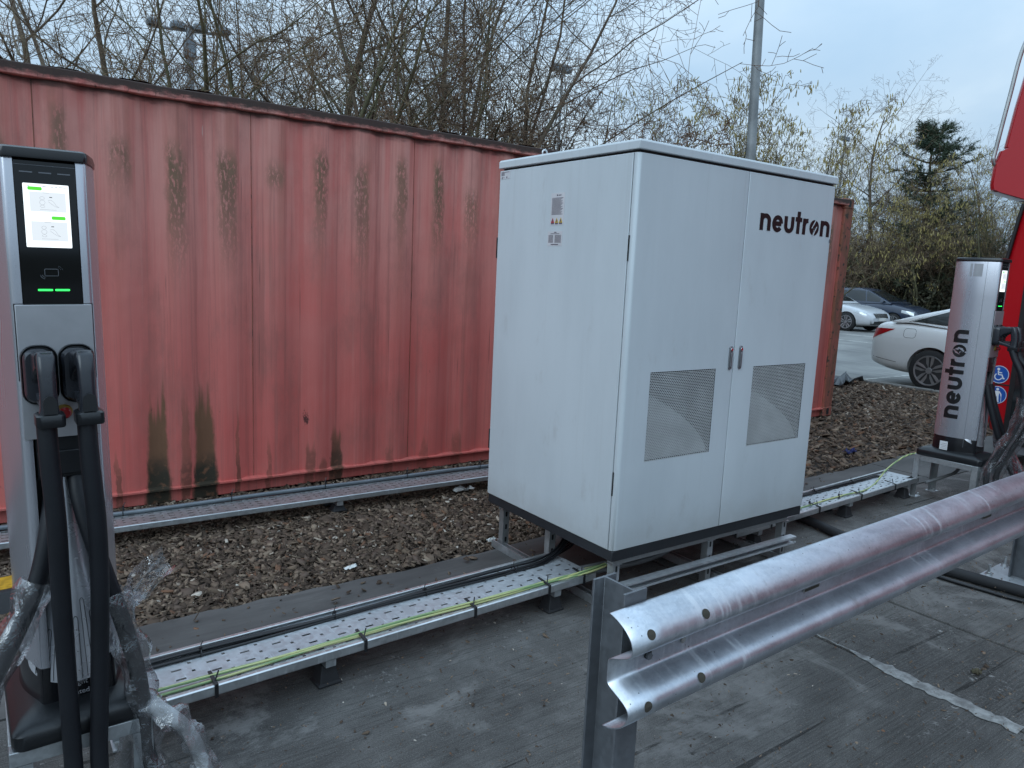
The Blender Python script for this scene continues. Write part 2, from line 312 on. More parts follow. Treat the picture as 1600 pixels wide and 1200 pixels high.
# chargers
g = G('silver_shell'); v = g.tc(); n = g.noise(1.5, v, detail=4)
g.set(g.mix(n, (0.50, 0.505, 0.55), (0.60, 0.605, 0.65)), g.mixf(g.noise(6, v, vs=(1, 1, 0.2)), 0.22, 0.32), 0.75); g.bump(g.noise(500, v, detail=2), 0.05, 0.001); MAT['silver_shell'] = g.m
simple('cowl_silver', (0.62, 0.625, 0.66), 0.26, 0.55, var=0.05)
simple('silver_plate', (0.40, 0.40, 0.415), 0.38, 0.55, var=0.08)
g = G('black_glass'); g.set((0.003, 0.003, 0.004), 0.06, 0.0, 0.5); g.bump(g.noise(3, detail=2), 0.02, 0.002); MAT['black_glass'] = g.m
simple('black_gloss', (0.008, 0.008, 0.010), 0.2, var=0.2); simple('black_plastic', (0.010, 0.011, 0.013), 0.32, bump=0.12, bscale=200)
simple('connector_plastic', (0.022, 0.024, 0.030), 0.25, bump=0.06, bscale=120); simple('cable_rubber', (0.010, 0.011, 0.014), 0.48, bump=0.15, bscale=90, spec=0.3)
simple('cable_black', (0.012, 0.012, 0.014), 0.35); simple('conduit_grey', (0.16, 0.165, 0.17), 0.45); simple('cable_grey', (0.30, 0.30, 0.30), 0.5)
simple('steel_conduit', (0.16, 0.18, 0.20), 0.4, 0.4)
g = G('earth_cable'); v = g.tc(); Y_ = g.sep(v)[1]
w = g.M('SINE', g.add(g.mul(g.sep(v)[0], 9.0), g.mul(Y_, 420.0))); g.set(g.mix(g.ss(w, -0.1, 0.3), (0.56, 0.58, 0.26), (0.24, 0.36, 0.16)), 0.4); MAT['earth_cable'] = g.m
emit('screen_white', (0.86, 0.95, 1.0), 1.5); emit('screen_grey', (0.80, 0.88, 0.95), 1.0); emit('screen_ink', (0.42, 0.46, 0.52), 0.9); emit('screen_green', (0.10, 0.80, 0.03), 1.0); emit('led_green', (0.03, 0.95, 0.12), 2.2); emit('screen_black', (0.05, 0.05, 0.06), 1.0)
simple('icon_grey', (0.16, 0.17, 0.19), 0.4); simple('estop_red', (0.30, 0.012, 0.014), 0.3); simple('estop_yellow', (0.32, 0.21, 0.04), 0.4); simple('print_white', (0.30, 0.30, 0.32), 0.5)
# clear crumpled film
g = G('plastic_film'); t = g.t
tr = t.nodes.new('ShaderNodeBsdfTransparent'); tr.inputs[0].default_value = (0.93, 0.94, 0.95, 1)
gl = t.nodes.new('ShaderNodeBsdfGlossy'); gl.inputs['Roughness'].default_value = 0.06; gl.inputs[0].default_value = (0.95, 0.96, 0.98, 1)
df = t.nodes.new('ShaderNodeBsdfTranslucent'); df.inputs[0].default_value = (0.7, 0.7, 0.72, 1)
bp = t.nodes.new('ShaderNodeBump'); bp.inputs['Strength'].default_value = 0.55; bp.inputs['Distance'].default_value = 0.012
nz = g.M('ABSOLUTE', g.sub(g.noise(22, detail=2, dist=1.5), 0.5)); nn = g.mul(g.noise(60, vs=(1, 1, 0.5), detail=3, dist=1.0), 0.4)
t.links.new(g.add(nz, nn), bp.inputs['Height']); t.links.new(bp.outputs[0], gl.inputs['Normal'])
lw = t.nodes.new('ShaderNodeLayerWeight'); lw.inputs['Blend'].default_value = 0.35; t.links.new(bp.outputs[0], lw.inputs['Normal'])
m1 = t.nodes.new('ShaderNodeMixShader'); m2 = t.nodes.new('ShaderNodeMixShader'); m1.inputs[0].default_value = 0.08
t.links.new(tr.outputs[0], m1.inputs[1]); t.links.new(df.outputs[0], m1.inputs[2])
t.links.new(g.add(g.mul(lw.outputs['Facing'], 0.65), 0.09), m2.inputs[0]); t.links.new(m1.outputs[0], m2.inputs[1]); t.links.new(gl.outputs[0], m2.inputs[2])
t.links.new(m2.outputs[0], g.out.inputs[0]); MAT['plastic_film'] = g.m
# vehicles
def paint(name, c, rough=0.22, dirt=None, coat=0.6):
    g = G(name); v = g.tc(); n = g.noise(1.4, v, detail=5)
    col = g.mix(n, tuple(x * 0.93 for x in c), tuple(min(1, x * 1.05) for x in c))
    if dirt: col = g.mix(g.mul(g.ss(g.add(g.sep(v)[2], g.mul(g.noise(6, v, detail=5), 0.25)), 0.62, 0.28), 0.75), col, dirt)
    g.set(col, g.mixf(n, rough - 0.04, rough + 0.08), 0.0, 0.5, Coat_Weight=coat, Coat_Roughness=0.08); MAT[name] = g.m
paint('car_white', (0.66, 0.67, 0.68), dirt=(0.22, 0.20, 0.17)); paint('car_silver', (0.56, 0.58, 0.61), dirt=(0.25, 0.24, 0.22)); paint('car_navy', (0.030, 0.042, 0.070)); paint('car_black', (0.010, 0.010, 0.012)); paint('car_red', (0.38, 0.02, 0.02))
paint('bus_red', (0.44, 0.006, 0.012), 0.16, dirt=(0.22, 0.05, 0.045), coat=0.25); simple('bus_underside', (0.22, 0.22, 0.23), 0.6); simple('bus_skirt', (0.16, 0.165, 0.18), 0.5)
g = G('car_glass'); g.set((0.012, 0.016, 0.018), 0.05, 0.0, 0.7); MAT['car_glass'] = g.m
simple('tyre', (0.014, 0.014, 0.015), 0.8, bump=0.3); simple('alloy', (0.42, 0.42, 0.43), 0.35, 0.8); simple('alloy_dark', (0.02, 0.02, 0.022), 0.6)
simple('lamp_red', (0.30, 0.008, 0.012), 0.12); simple('lamp_clear', (0.55, 0.58, 0.60), 0.08, 0.3); simple('plate_white', (0.62, 0.62, 0.60), 0.4); simple('trim_black', (0.012, 0.012, 0.013), 0.45)
simple('sign_blue', (0.010, 0.085, 0.36), 0.35, var=0.05); simple('sign_white', (0.72, 0.73, 0.74), 0.4, var=0.04)
simple('stainless', (0.55, 0.55, 0.54), 0.28, 0.95)
simple('lamp_post_grey', (0.22, 0.235, 0.24), 0.6, 0.3, var=0.25, nscale=3); simple('mast_grey', (0.20, 0.23, 0.26), 0.6, 0.2)
simple('rubber_black', (0.018, 0.018, 0.020), 0.7, bump=0.3); simple('ramp_yellow', (0.45, 0.25, 0.015), 0.6, var=0.3, nscale=40)
simple('litter_white', (0.66, 0.66, 0.64), 0.7); simple('litter_blue', (0.012, 0.018, 0.10), 0.5); simple('bag_grey', (0.10, 0.11, 0.12), 0.25)
# vegetation
def bark(name, a, b):
    g = G(name); v = g.tc(); n = g.noise(1, v, vs=(9, 9, 2.5), detail=6, rough=0.65)
    c = g.mix(g.ss(n, 0.3, 0.7), a, b); c = g.mix(g.mul(g.ss(g.noise(2.3, v, detail=4), 0.5, 0.7), 0.5), c, (0.09, 0.095, 0.045)); g.set(c, 0.9); g.bump(n, 0.6, 0.02); MAT[name] = g.m
bark('bark_grey', (0.085, 0.060, 0.042), (0.19, 0.15, 0.11)); bark('bark_brown', (0.035, 0.024, 0.017), (0.085, 0.06, 0.042)); bark('bark_green', (0.06, 0.055, 0.03), (0.15, 0.14, 0.075))
simple('twig_brown', (0.155, 0.098, 0.062), 0.9, var=0.4, nscale=1.2); simple('twig_grey', (0.18, 0.132, 0.08), 0.9, var=0.4, nscale=1.2)
simple('bud_brown', (0.06, 0.035, 0.02), 0.8)
def leafy(name, a, b, tr=0.25):
    g = G(name); rnd = g.noise(2.2, detail=4); g.set(g.mix(g.ss(rnd, 0.3, 0.7), a, b), 0.6, 0.0, 0.35); MAT[name] = g.m
leafy('catkin', (0.26, 0.21, 0.07), (0.44, 0.36, 0.13)); leafy('pine_needle', (0.032, 0.055, 0.034), (0.085, 0.115, 0.068)); leafy('ivy_leaf', (0.022, 0.028, 0.016), (0.075, 0.072, 0.045)); leafy('dry_leaf', (0.05, 0.045, 0.03), (0.10, 0.08, 0.05))

# ---------------------------------------------------------------- mesh helper
def tag(o, label=None, cat=None, group=None, kind=None):
    if label: o['label'] = label
    if cat: o['category'] = cat
    if group: o['group'] = group
    if kind: o['kind'] = kind
    return o
def empty(name, loc=(0, 0, 0), rz=0.0, label=None, cat=None, group=None):
    o = bpy.data.objects.new(name, None); COL.objects.link(o); o.empty_display_size = 0.1
    o.location = loc; o.rotation_euler = (0, 0, rz); return tag(o, label, cat, group)
def copy_tree(o, parent=None):
    c = o.copy(); COL.objects.link(c); c.parent = parent
    for ch in list(o.children): copy_tree(ch, c)
    return c
def link(me, name, mat=None, parent=None):
    o = bpy.data.objects.new(name, me); COL.objects.link(o); o.parent = parent
    if mat: me.materials.clear(); me.materials.append(MAT[mat])
    return o
class MB:
    def __init__(s): s.v = []; s.f = []
    def add(s, vs, fs):
        b = len(s.v); s.v += [tuple(p) for p in vs]; s.f += [tuple(i + b for i in f) for f in fs]; return s
    def box(s, x0, x1, y0, y1, z0, z1, M=None):
        vs = [Vector((x, y, z)) for x in (x0, x1) for y in (y0, y1) for z in (z0, z1)]
        if M is not None: vs = [M @ p for p in vs]
        return s.add(vs, [(0, 1, 3, 2), (4, 6, 7, 5), (0, 4, 5, 1), (2, 3, 7, 6), (0, 2, 6, 4), (1, 5, 7, 3)])
    def prism(s, poly, a, b, fn):
        """poly: list of (p,q); fn(p,q,t)->xyz; extruded from t=a to t=b"""
        n = len(poly); vs = [fn(p, q, a) for p, q in poly] + [fn(p, q, b) for p, q in poly]
        return s.add(vs, [tuple(range(n))[::-1], tuple(range(n, 2 * n))] + [(i, (i + 1) % n, n + (i + 1) % n, n + i) for i in range(n)])
    def loft(s, rings, close=True, caps=True):
        n = len(rings[0]); vs = [p for r in rings for p in r]; fs = []
        for k in range(len(rings) - 1):
            for i in range(n if close else n - 1):
                j = (i + 1) % n; fs.append((k * n + i, k * n + j, (k + 1) * n + j, (k + 1) * n + i))
        if caps: fs += [tuple(range(n))[::-1], tuple((len(rings) - 1) * n + i for i in range(n))]
        return s.add(vs, fs)
    def tube(s, pts, r, n=10, caps=True, flat=1.0):
        pts = [Vector(p) for p in pts]; rs = r if isinstance(r, (list, tuple)) else [r] * len(pts); rings = []; ref = None
        for i, p in enumerate(pts):
            t = (pts[min(i + 1, len(pts) - 1)] - pts[max(i - 1, 0)]).normalized()
            if ref is None: ref = t.orthogonal().normalized()
            ref = (ref - t * ref.dot(t)).normalized(); b = t.cross(ref)
            rings.append([p + (ref * math.cos(2 * math.pi * k / n) + b * math.sin(2 * math.pi * k / n) * flat) * rs[i] for k in range(n)])
        return s.loft(rings, True, caps)
    def disc(s, c, r, nrm, th=0.002, n=24, r2=None):
        q = Vector(nrm).to_track_quat('Z', 'Y'); c = Vector(c); r2 = r if r2 is None else r2
        return s.loft([[c + q @ Vector((rr * math.cos(2 * math.pi * k / n), rr * math.sin(2 * math.pi * k / n), z)) for k in range(n)] for z, rr in ((0, r), (th, r2))])
    def lathe(s, prof, c, nrm, n=24, close=False):
        q = Vector(nrm).to_track_quat('Z', 'Y'); c = Vector(c)
        return s.loft([[c + q @ Vector((rr * math.cos(2 * math.pi * k / n), rr * math.sin(2 * math.pi * k / n), z)) for k in range(n)] for z, rr in prof], True, close)
    def build(s, name, mat, parent=None, smooth=None, bevel=0.0, seg=2, solid=0.0, subsurf=0, loc=None):
        me = bpy.data.meshes.new(name); me.from_pydata(s.v, [], s.f); me.validate(); me.update()
        bm = bmesh.new(); bm.from_mesh(me); bmesh.ops.recalc_face_normals(bm, faces=bm.faces); bm.to_mesh(me); bm.free()
        if smooth is not None:
            me.shade_smooth()
            if smooth < 180: me.set_sharp_from_angle(angle=R(smooth))
        o = link(me, name, mat, parent)
        if loc is not None: o.location = loc
        if solid: md = o.modifiers.new('solid', 'SOLIDIFY'); md.thickness = solid; md.offset = 0
        if bevel:
            md = o.modifiers.new('bevel', 'BEVEL'); md.width = bevel; md.segments = seg; md.limit_method = 'ANGLE'; md.angle_limit = R(40)
            if smooth is None: me.shade_smooth(); me.set_sharp_from_angle(angle=R(30))
        if subsurf: md = o.modifiers.new('sub', 'SUBSURF'); md.levels = subsurf; md.render_levels = subsurf
        return o
def smooth_path(pts, n=8):
    """Catmull-Rom through pts"""
    P = [Vector(p) for p in pts]; P = [P[0] * 2 - P[1]] + P + [P[-1] * 2 - P[-2]]; out = []
    for i in range(1, len(P) - 2):
        a, b, c, d = P[i - 1:i + 3]
        for k in range(n):
            t = k / n; out.append(0.5 * ((2 * b) + (c - a) * t + (2 * a - 5 * b + 4 * c - d) * t * t + (3 * b - a - 3 * c + d) * t ** 3))
    out.append(P[-2]); return out
def rrect(w, h, r, n=5):
    """rounded rectangle outline centred on 0"""
    pts = []
    for cx_, cy_, a0 in ((w / 2 - r, h / 2 - r, 0), (-w / 2 + r, h / 2 - r, 90), (-w / 2 + r, -h / 2 + r, 180), (w / 2 - r, -h / 2 + r, 270)):
        for k in range(n + 1):
            a = R(a0 + 90 * k / n); pts.append((cx_ + r * math.cos(a), cy_ + r * math.sin(a)))
    return pts
def np_mesh(name, verts, faces, mat, parent=None):
    """verts (n,3), faces (m,k) numpy"""
    me = bpy.data.meshes.new(name); k = faces.shape[1]
    me.vertices.add(len(verts)); me.vertices.foreach_set('co', np.asarray(verts, np.float32).ravel())
    me.loops.add(faces.size); me.loops.foreach_set('vertex_index', faces.astype(np.int32).ravel())
    me.polygons.add(len(faces)); me.polygons.foreach_set('loop_start', np.arange(0, faces.size, k, dtype=np.int32))
    me.polygons.foreach_set('loop_total', np.full(len(faces), k, np.int32)); me.update(calc_edges=True)
    return link(me, name, mat, parent)
rng = np.random.default_rng(7); random.seed(7)
# ================================================================ THE SETTING
def sheet(name, x0, x1, y0, y1, z, mat, nx=1, ny=1, wob=0.0, parent=None, kind='structure'):
    xs = np.linspace(x0, x1, nx + 1); ys = np.linspace(y0, y1, ny + 1); X, Y = np.meshgrid(xs, ys, indexing='ij')
    Z = np.full_like(X, z)
    if wob: Z = Z + wob * (np.sin(X * 2.1 + 1.3 * np.sin(Y * 1.7)) * np.cos(Y * 2.6 + X) * 0.6 + 0.4 * rng.normal(size=X.shape))
    V = np.stack([X, Y, Z], -1).reshape(-1, 3); I = np.arange((nx + 1) * (ny + 1)).reshape(nx + 1, ny + 1)
    F = np.stack([I[:-1, :-1], I[1:, :-1], I[1:, 1:], I[:-1, 1:]], -1).reshape(-1, 4)
    o = np_mesh(name, V, F, mat, parent); o.data.shade_smooth(); return tag(o, kind=kind) if kind else o
sheet('ground', -700, 700, -700, 700, -0.16, 'grass_ground')
sheet('yard_base', -30, 9.84, -40, 1.06, -0.05, 'smooth_concrete')
sheet('bark_bed', -30, 9.84, 1.0, 9.0, -0.028, 'soil', 200, 60, 0.008)
sheet('car_park', 9.98, 60, -40, 60, -0.05, 'car_park')
# concrete bays with open joints
yard = tag(bpy.data.objects.new('concrete_yard', None), kind='structure'); COL.objects.link(yard)
joints = [-30, -11.2, -7.5, -3.8, 0.725, 1.41, 5.2, 9.83]
for i in range(len(joints) - 1):
    a, b = joints[i] + 0.008, joints[i + 1] - 0.008
    if b - a > 2: m = MB().box(a, b, -6.0, 0.50, -0.12, 0.0)
    else: m = MB().box(a, b, -6.0, 0.50, -0.12, -0.002)
    m.build('slab', 'concrete', yard, bevel=0.006)
    MB().box(a, b, -12.0, -6.015, -0.12, -0.001).build('slab', 'concrete', yard, bevel=0.006)
    MB().box(a, b, -40.0, -12.015, -0.12, 0.0).build('slab', 'concrete', yard, bevel=0.006)
# plain strip between the tray and the bark, its far edge ragged
for a, b in ((-30, -9.01), (-8.99, -4.6), (-4.585, 4.2), (4.215, 9.83)):
    xs = np.linspace(a, b, max(4, int((b - a) / 0.12)))
    ye = 1.0 + 0.018 * xs + 0.012 * np.sin(xs * 3.1) + 0.008 * rng.normal(size=len(xs))
    m = MB(); poly = [(x, y) for x, y in zip(xs, ye)]
    P = [(b, 0.508), (a, 0.508)]
    m.prism(poly + P, -0.12, 0.001, lambda p, q, t: (p, q, t)); m.build('slab', 'smooth_concrete', yard)
# worn mortar strip in one joint
m = MB(); ys = np.linspace(-1.44, -0.30, 60); rows = []
for i, y in enumerate(ys):
    t = (y + 1.44) / 1.14; w = 0.036 * (1 - 0.9 * max(0, min(1, (t - 0.45) / 0.15))) * (0.85 + 0.3 * rng.random()); c = 0.722 + 0.010 * math.sin(y * 7) + 0.005 * rng.normal()
    rows.append([(c - w, y, 0.0035), (c - w * 0.3, y, 0.006), (c + w * 0.4, y, 0.006), (c + w, y, 0.0035)])
m.loft(rows, False, False); o = m.build('mortar_joint', 'mortar', yard)
# kerb along the car park
kerb = tag(bpy.data.objects.new('kerb', None), kind='structure'); COL.objects.link(kerb)
me = MB().box(-0.065, 0.065, -0.45, 0.45, -0.2, 0.02).build('kerb_stone', 'kerb_concrete', kerb, bevel=0.012)
me.location = (9.91, -10, 0)
for i in range(1, 40):
    c = me.copy(); COL.objects.link(c); c.location = (9.91 + 0.004 * math.sin(i * 2.3), -10 + i * 0.912, 0.003 * math.cos(i * 1.7))
# bay lines painted in the car park
for k in range(5):
    MB().box(10.1 + 0.0, 14.6, 4.62 - 5.4 * k + 5.4, 4.70 - 5.4 * k + 5.4, -0.0495, -0.046).build('bay_line', 'white_line', bpy.data.objects['car_park'])
for k in range(6):
    MB().box(19 + 2.7 * k, 19.08 + 2.7 * k, 9.0, 14.5, -0.0495, -0.046).build('bay_line', 'white_line', bpy.data.objects['car_park'])

# ---- bark chips: one mass of flat chips
def chips(name, n, x0, x1, y0, y1, smin, smax, dens=None):
    x = rng.uniform(x0, x1, n); y = rng.uniform(y0, y1, n)
    if dens is not None:
        k = dens(x, y); x, y = x[k], y[k]; n = len(x)
    L = rng.uniform(smin, smax, n) * rng.choice([0.6, 1.0, 1.0, 1.0, 1.5, 2.1], n); Wd = L * rng.uniform(0.35, 0.8, n); T = L * rng.uniform(0.10, 0.28, n)
    z = -0.026 + rng.uniform(0, 0.028, n); yaw = rng.uniform(0, 2 * np.pi, n); ti = rng.normal(0, 0.38, n); tj = rng.normal(0, 0.38, n)
    base = np.array([[-1, -.7, 0], [.2, -1, 0], [1, -.3, 0], [.8, .7, 0], [-.3, 1, 0], [-1, .5, 0]])
    b = np.repeat(base[None], n, 0) * (1 + 0.35 * rng.normal(size=(n, 6, 1))) * 0.5; b[:, :, 2] = 0
    top = b.copy(); top[:, :, 2] = 0.5; bot = b * 1.08; bot[:, :, 2] = -0.5
    P = np.concatenate([top, bot], 1) * np.stack([L, Wd, T], -1)[:, None, :]
    cz, sz = np.cos(yaw), np.sin(yaw); px, py, pz = P[..., 0], P[..., 1], P[..., 2]
    pz = pz + px * np.sin(ti)[:, None] + py * np.sin(tj)[:, None]
    qx = px * cz[:, None] - py * sz[:, None] + x[:, None]; qy = px * sz[:, None] + py * cz[:, None] + y[:, None]; qz = pz + z[:, None]
    V = np.stack([qx, qy, qz], -1).reshape(-1, 3)
    f = []
    for i in range(6): f.append((i, 6 + i, 6 + (i + 1) % 6, (i + 1) % 6))
    quads = np.array(f + [(0, 1, 2, 3), (0, 3, 4, 5)]); F = (np.arange(n)[:, None, None] * 12 + quads[None]).reshape(-1, 4)
    o = np_mesh(name, V, F, 'wood_chip'); 
    pal = np.array([[.060, .043, .033], [.095, .070, .052], [.13, .098, .075], [.040, .028, .021], [.17, .135, .105], [.075, .055, .045], [.11, .06, .038], [.27, .235, .20], [.36, .34, .31]])
    pc = np.array([[1.52, 1.43, 1.34]]) * pal[rng.choice(len(pal), n, p=[.22, .20, .13, .19, .08, .12, .035, .018, .007])] * rng.uniform(0.75, 1.2, (n, 1))
    ca = o.data.color_attributes.new('tint', 'FLOAT_COLOR', 'POINT'); col = np.ones((n, 12, 4), np.float32); col[:, :, :3] = pc[:, None, :]; ca.data.foreach_set('color', col.ravel())
    return o
edge = lambda x, y: y > 1.01 + 0.018 * x + 0.03 * np.abs(rng.normal(size=len(x))) * 0.6
o = chips('bark_chips', 52000, -3.0, 1.9, 0.98, 2.72, 0.007, 0.026, edge); tag(o, 'brown bark chips strewn between the concrete and the red container', 'bark chips', kind='stuff')
o = chips('bark_chips', 38000, 1.9, 9.83, 1.0, 6.4, 0.014, 0.042, lambda x, y: edge(x, y) & ((x > 6.0) | (y < 2.8))); tag(o, 'brown bark chips beyond the cabinet, before the car park', 'bark chips', kind='stuff')
o = chips('bark_chips', 260, -3.0, 3.5, 0.55, 1.02, 0.008, 0.02); o.location.z = 0.022; tag(o, 'few stray bark crumbs on the concrete strip', 'bark chips', kind='stuff')
o = chips('grit', 420, -2.2, 3.5, -1.9, 0.5, 0.004, 0.013); o.location.z = 0.020; tag(o, 'loose grit and crumbs on the concrete yard', 'grit', kind='stuff')

o = chips('grit', 9000, -2.1, 3.2, -1.9, 0.5, 0.0022, 0.0065); o.location.z = 0.0245; o.scale.z = 0.85; tag(o, 'fine grey grit and sand scattered over the concrete yard', 'grit', kind='stuff')
# ================================================================ RED SHIPPING CONTAINER
CW, CL = 2.44, 12.19
cont = empty('shipping_container', (6.155, 2.67, 0), 0, 'long weathered red shipping container with rust streaks, behind the white cabinet', 'container')
def corrugated(y_out, sgn, x0, x1):
    """side wall profile (x, y): ribs proud at y_out"""
    pts = []; k0 = int(math.floor((x0 + 8.053) / 0.307)) - 1; d = 0.027 * sgn
    for k in range(k0, k0 + 60):
        c = -8.053 + 0.307 * k
        for dx, dy in ((-0.108, d), (-0.050, 0), (0.050, 0), (0.108, d)):
            x = c + dx
            if x0 < x < x1: pts.append((x, y_out + dy))
    return [(x0, y_out + d)] + pts + [(x1, y_out + d)]
for name, yo, sg in (('side_wall', 0.012, 1), ('side_wall', CW - 0.012, -1)):
    m = MB(); prof = corrugated(yo, sg, -CL + 0.12, -0.12)
    zs = [0.10, 0.6, 1.2, 1.8, 2.53]
    m.loft([[(x, y, z) for x, y in prof] for z in zs], False, False); m.build(name, 'container_paint', cont, smooth=25)
# vertical weld seams between wall sheets
for xs_ in (-2.014, -0.824, 0.362, 1.55, -3.2, -4.4):
    xl = xs_ - 6.155; m = MB().tube([(xl, 0.012 + 0.026, 0.11), (xl + 0.002, 0.012 + 0.025, 1.3), (xl, 0.012 + 0.026, 2.52)], 0.0022, 6); m.build('weld_seam', 'container_rust', cont)
# rails
def rail(name, mat, y0, y1, z0, z1, par=cont, bev=0.006):
    m = MB(); xs = np.linspace(-CL + 0.10, -0.10, 90); rr = []
    for i, x in enumerate(xs):
        w = 0.004 * math.sin(x * 2.7) + 0.003 * math.sin(x * 7.1 + 1)
        rr.append([(x, y0 + w, z0 + w * 0.6), (x, y1, z0 + w * 0.6), (x, y1, z1 + w), (x, y0 + w, z1 + w)])
    m.loft(rr); return m.build(name, mat, par, smooth=30, bevel=bev)
rail('top_rail', 'container_rail_paint', -0.012, 0.05, 2.515, 2.583); rail('top_rail', 'container_rail_paint', CW - 0.05, CW + 0.01, 2.515, 2.583)
rail('bottom_rail', 'container_paint', 0.040, 0.075, 0.0, 0.085); rail('bottom_rail', 'container_paint', CW - 0.03, CW + 0.004, 0.0, 0.085)
MB().prism([(-0.006, 0.090), (-0.006, 0.101), (0.05, 0.112), (0.05, 0.090)], -CL + 0.12, -0.12, lambda p, q, t: (t, p, q)).build('bottom_ledge', 'container_paint', cont)
# roof with shallow cross ribs that rise a little above the rail
m = MB(); prof = []
x = -CL + 0.1
while x < -0.35: prof += [(x, 2.575), (x + 0.05, 2.598), (x + 0.19, 2.600), (x + 0.25, 2.575)]; x += 0.36
m.loft([[(x, y, z) for x, z in prof] for y in (0.045, 0.5, CW - 0.5, CW - 0.045)], False, False); m.build('roof_panel', 'container_rust', cont)
# end frames
for xe, sg in ((0, -1), (-CL, 1)):
    for yy in (0, CW):
        y0, y1 = (-0.006, 0.15) if yy == 0 else (CW - 0.15, CW + 0.006)
        MB().prism([(xe, y0), (xe, y1), (xe + sg * 0.05, y1), (xe + sg * 0.06, y0 + 0.05 if yy == 0 else y0), (xe + sg * 0.165, y0 + (0.035 if yy == 0 else 0)), (xe + sg * 0.165, y0)], 0.115, 2.48, lambda p, q, t: (p, q, t)).build('corner_post', 'container_rust' if xe == 0 else 'container_paint', cont, bevel=0.006)
        for z0 in (0.0, 2.475):
            xa, xb = sorted((xe + sg * -0.004, xe + sg * 0.178)); ya, yb = (-0.01, 0.152) if yy == 0 else (CW - 0.152, CW + 0.01)
            c = MB().box(xa, xb, ya, yb, z0, z0 + 0.118).build('corner_casting', 'container_rust', cont, bevel=0.012, seg=3)
            hole = [(p * 1, q * 1) for p, q in rrect(0.052, 0.085, 0.025)]
            MB().prism(hole, ya - 0.0015 if yy == 0 else yb, ya + 0.001 if yy == 0 else yb + 0.0015, lambda p, q, t, xc=(xa + xb) / 2, zc=z0 + 0.06: (xc + p, t, zc + q)).build('casting_hole', 'seam_black', c)
    MB().box(*sorted((xe + sg * 0.03, xe + sg * 0.06)), 0.152, CW - 0.152, 0.12, 2.50).build('end_wall', 'container_paint', cont)
    MB().box(*sorted((xe + sg * 0.0, xe + sg * 0.09)), 0.153, CW - 0.153, 2.503, 2.585).build('end_header', 'container_rust', cont, bevel=0.006)

# ================================================================ WHITE POWER CABINET
W, D = 1.481, 1.043
ZB, ZS, ZT = 0.0386, 1.8237, 1.8747          # relative to the plinth underside at 0.29
cab = empty('power_cabinet', (0, 0, 0.29), 0, 'large white steel power cabinet with two doors, standing on struts before the container', 'cabinet')
MB().box(0.004, W - 0.006, 0.006, D - 0.006, -0.014, ZB - 0.002).build('plinth', 'plinth_black', cab, bevel=0.004)
# carcass: back, right side, floor, roof deck, front returns
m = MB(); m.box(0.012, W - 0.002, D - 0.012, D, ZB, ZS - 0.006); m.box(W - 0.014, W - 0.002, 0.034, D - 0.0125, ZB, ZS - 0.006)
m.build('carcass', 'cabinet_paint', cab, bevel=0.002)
MB().box(0.016, W - 0.016, 0.20, D - 0.014, ZB + 0.002, ZS - 0.002).build('inner_box', 'vent_inside', cab)
m = MB()
for a, b in ((0.016, 0.12), (0.655, 0.86), (1.40, W - 0.016)): m.box(a, b, 0.034, 0.199, ZB + 0.004, ZS - 0.004)
m.box(0.121, 0.654, 0.034, 0.199, 0.90, ZS - 0.004); m.box(0.861, 1.399, 0.034, 0.199, 0.90, ZS - 0.004); m.box(0.121, 0.654, 0.034, 0.199, ZB + 0.004, 0.405); m.box(0.861, 1.399, 0.034, 0.199, ZB + 0.004, 0.405)
m.build('door_seal', 'seam_black', cab)
MB().box(-0.002, 0.013, 0.0345, D - 0.004, ZB, ZS - 0.006).build('side_panel', 'cabinet_paint', cab, bevel=0.003)
MB().box(0.015, W - 0.016, 0.012, D - 0.014, ZS - 0.0045, ZS + 0.0055).build('lid_seal', 'seam_black', cab)
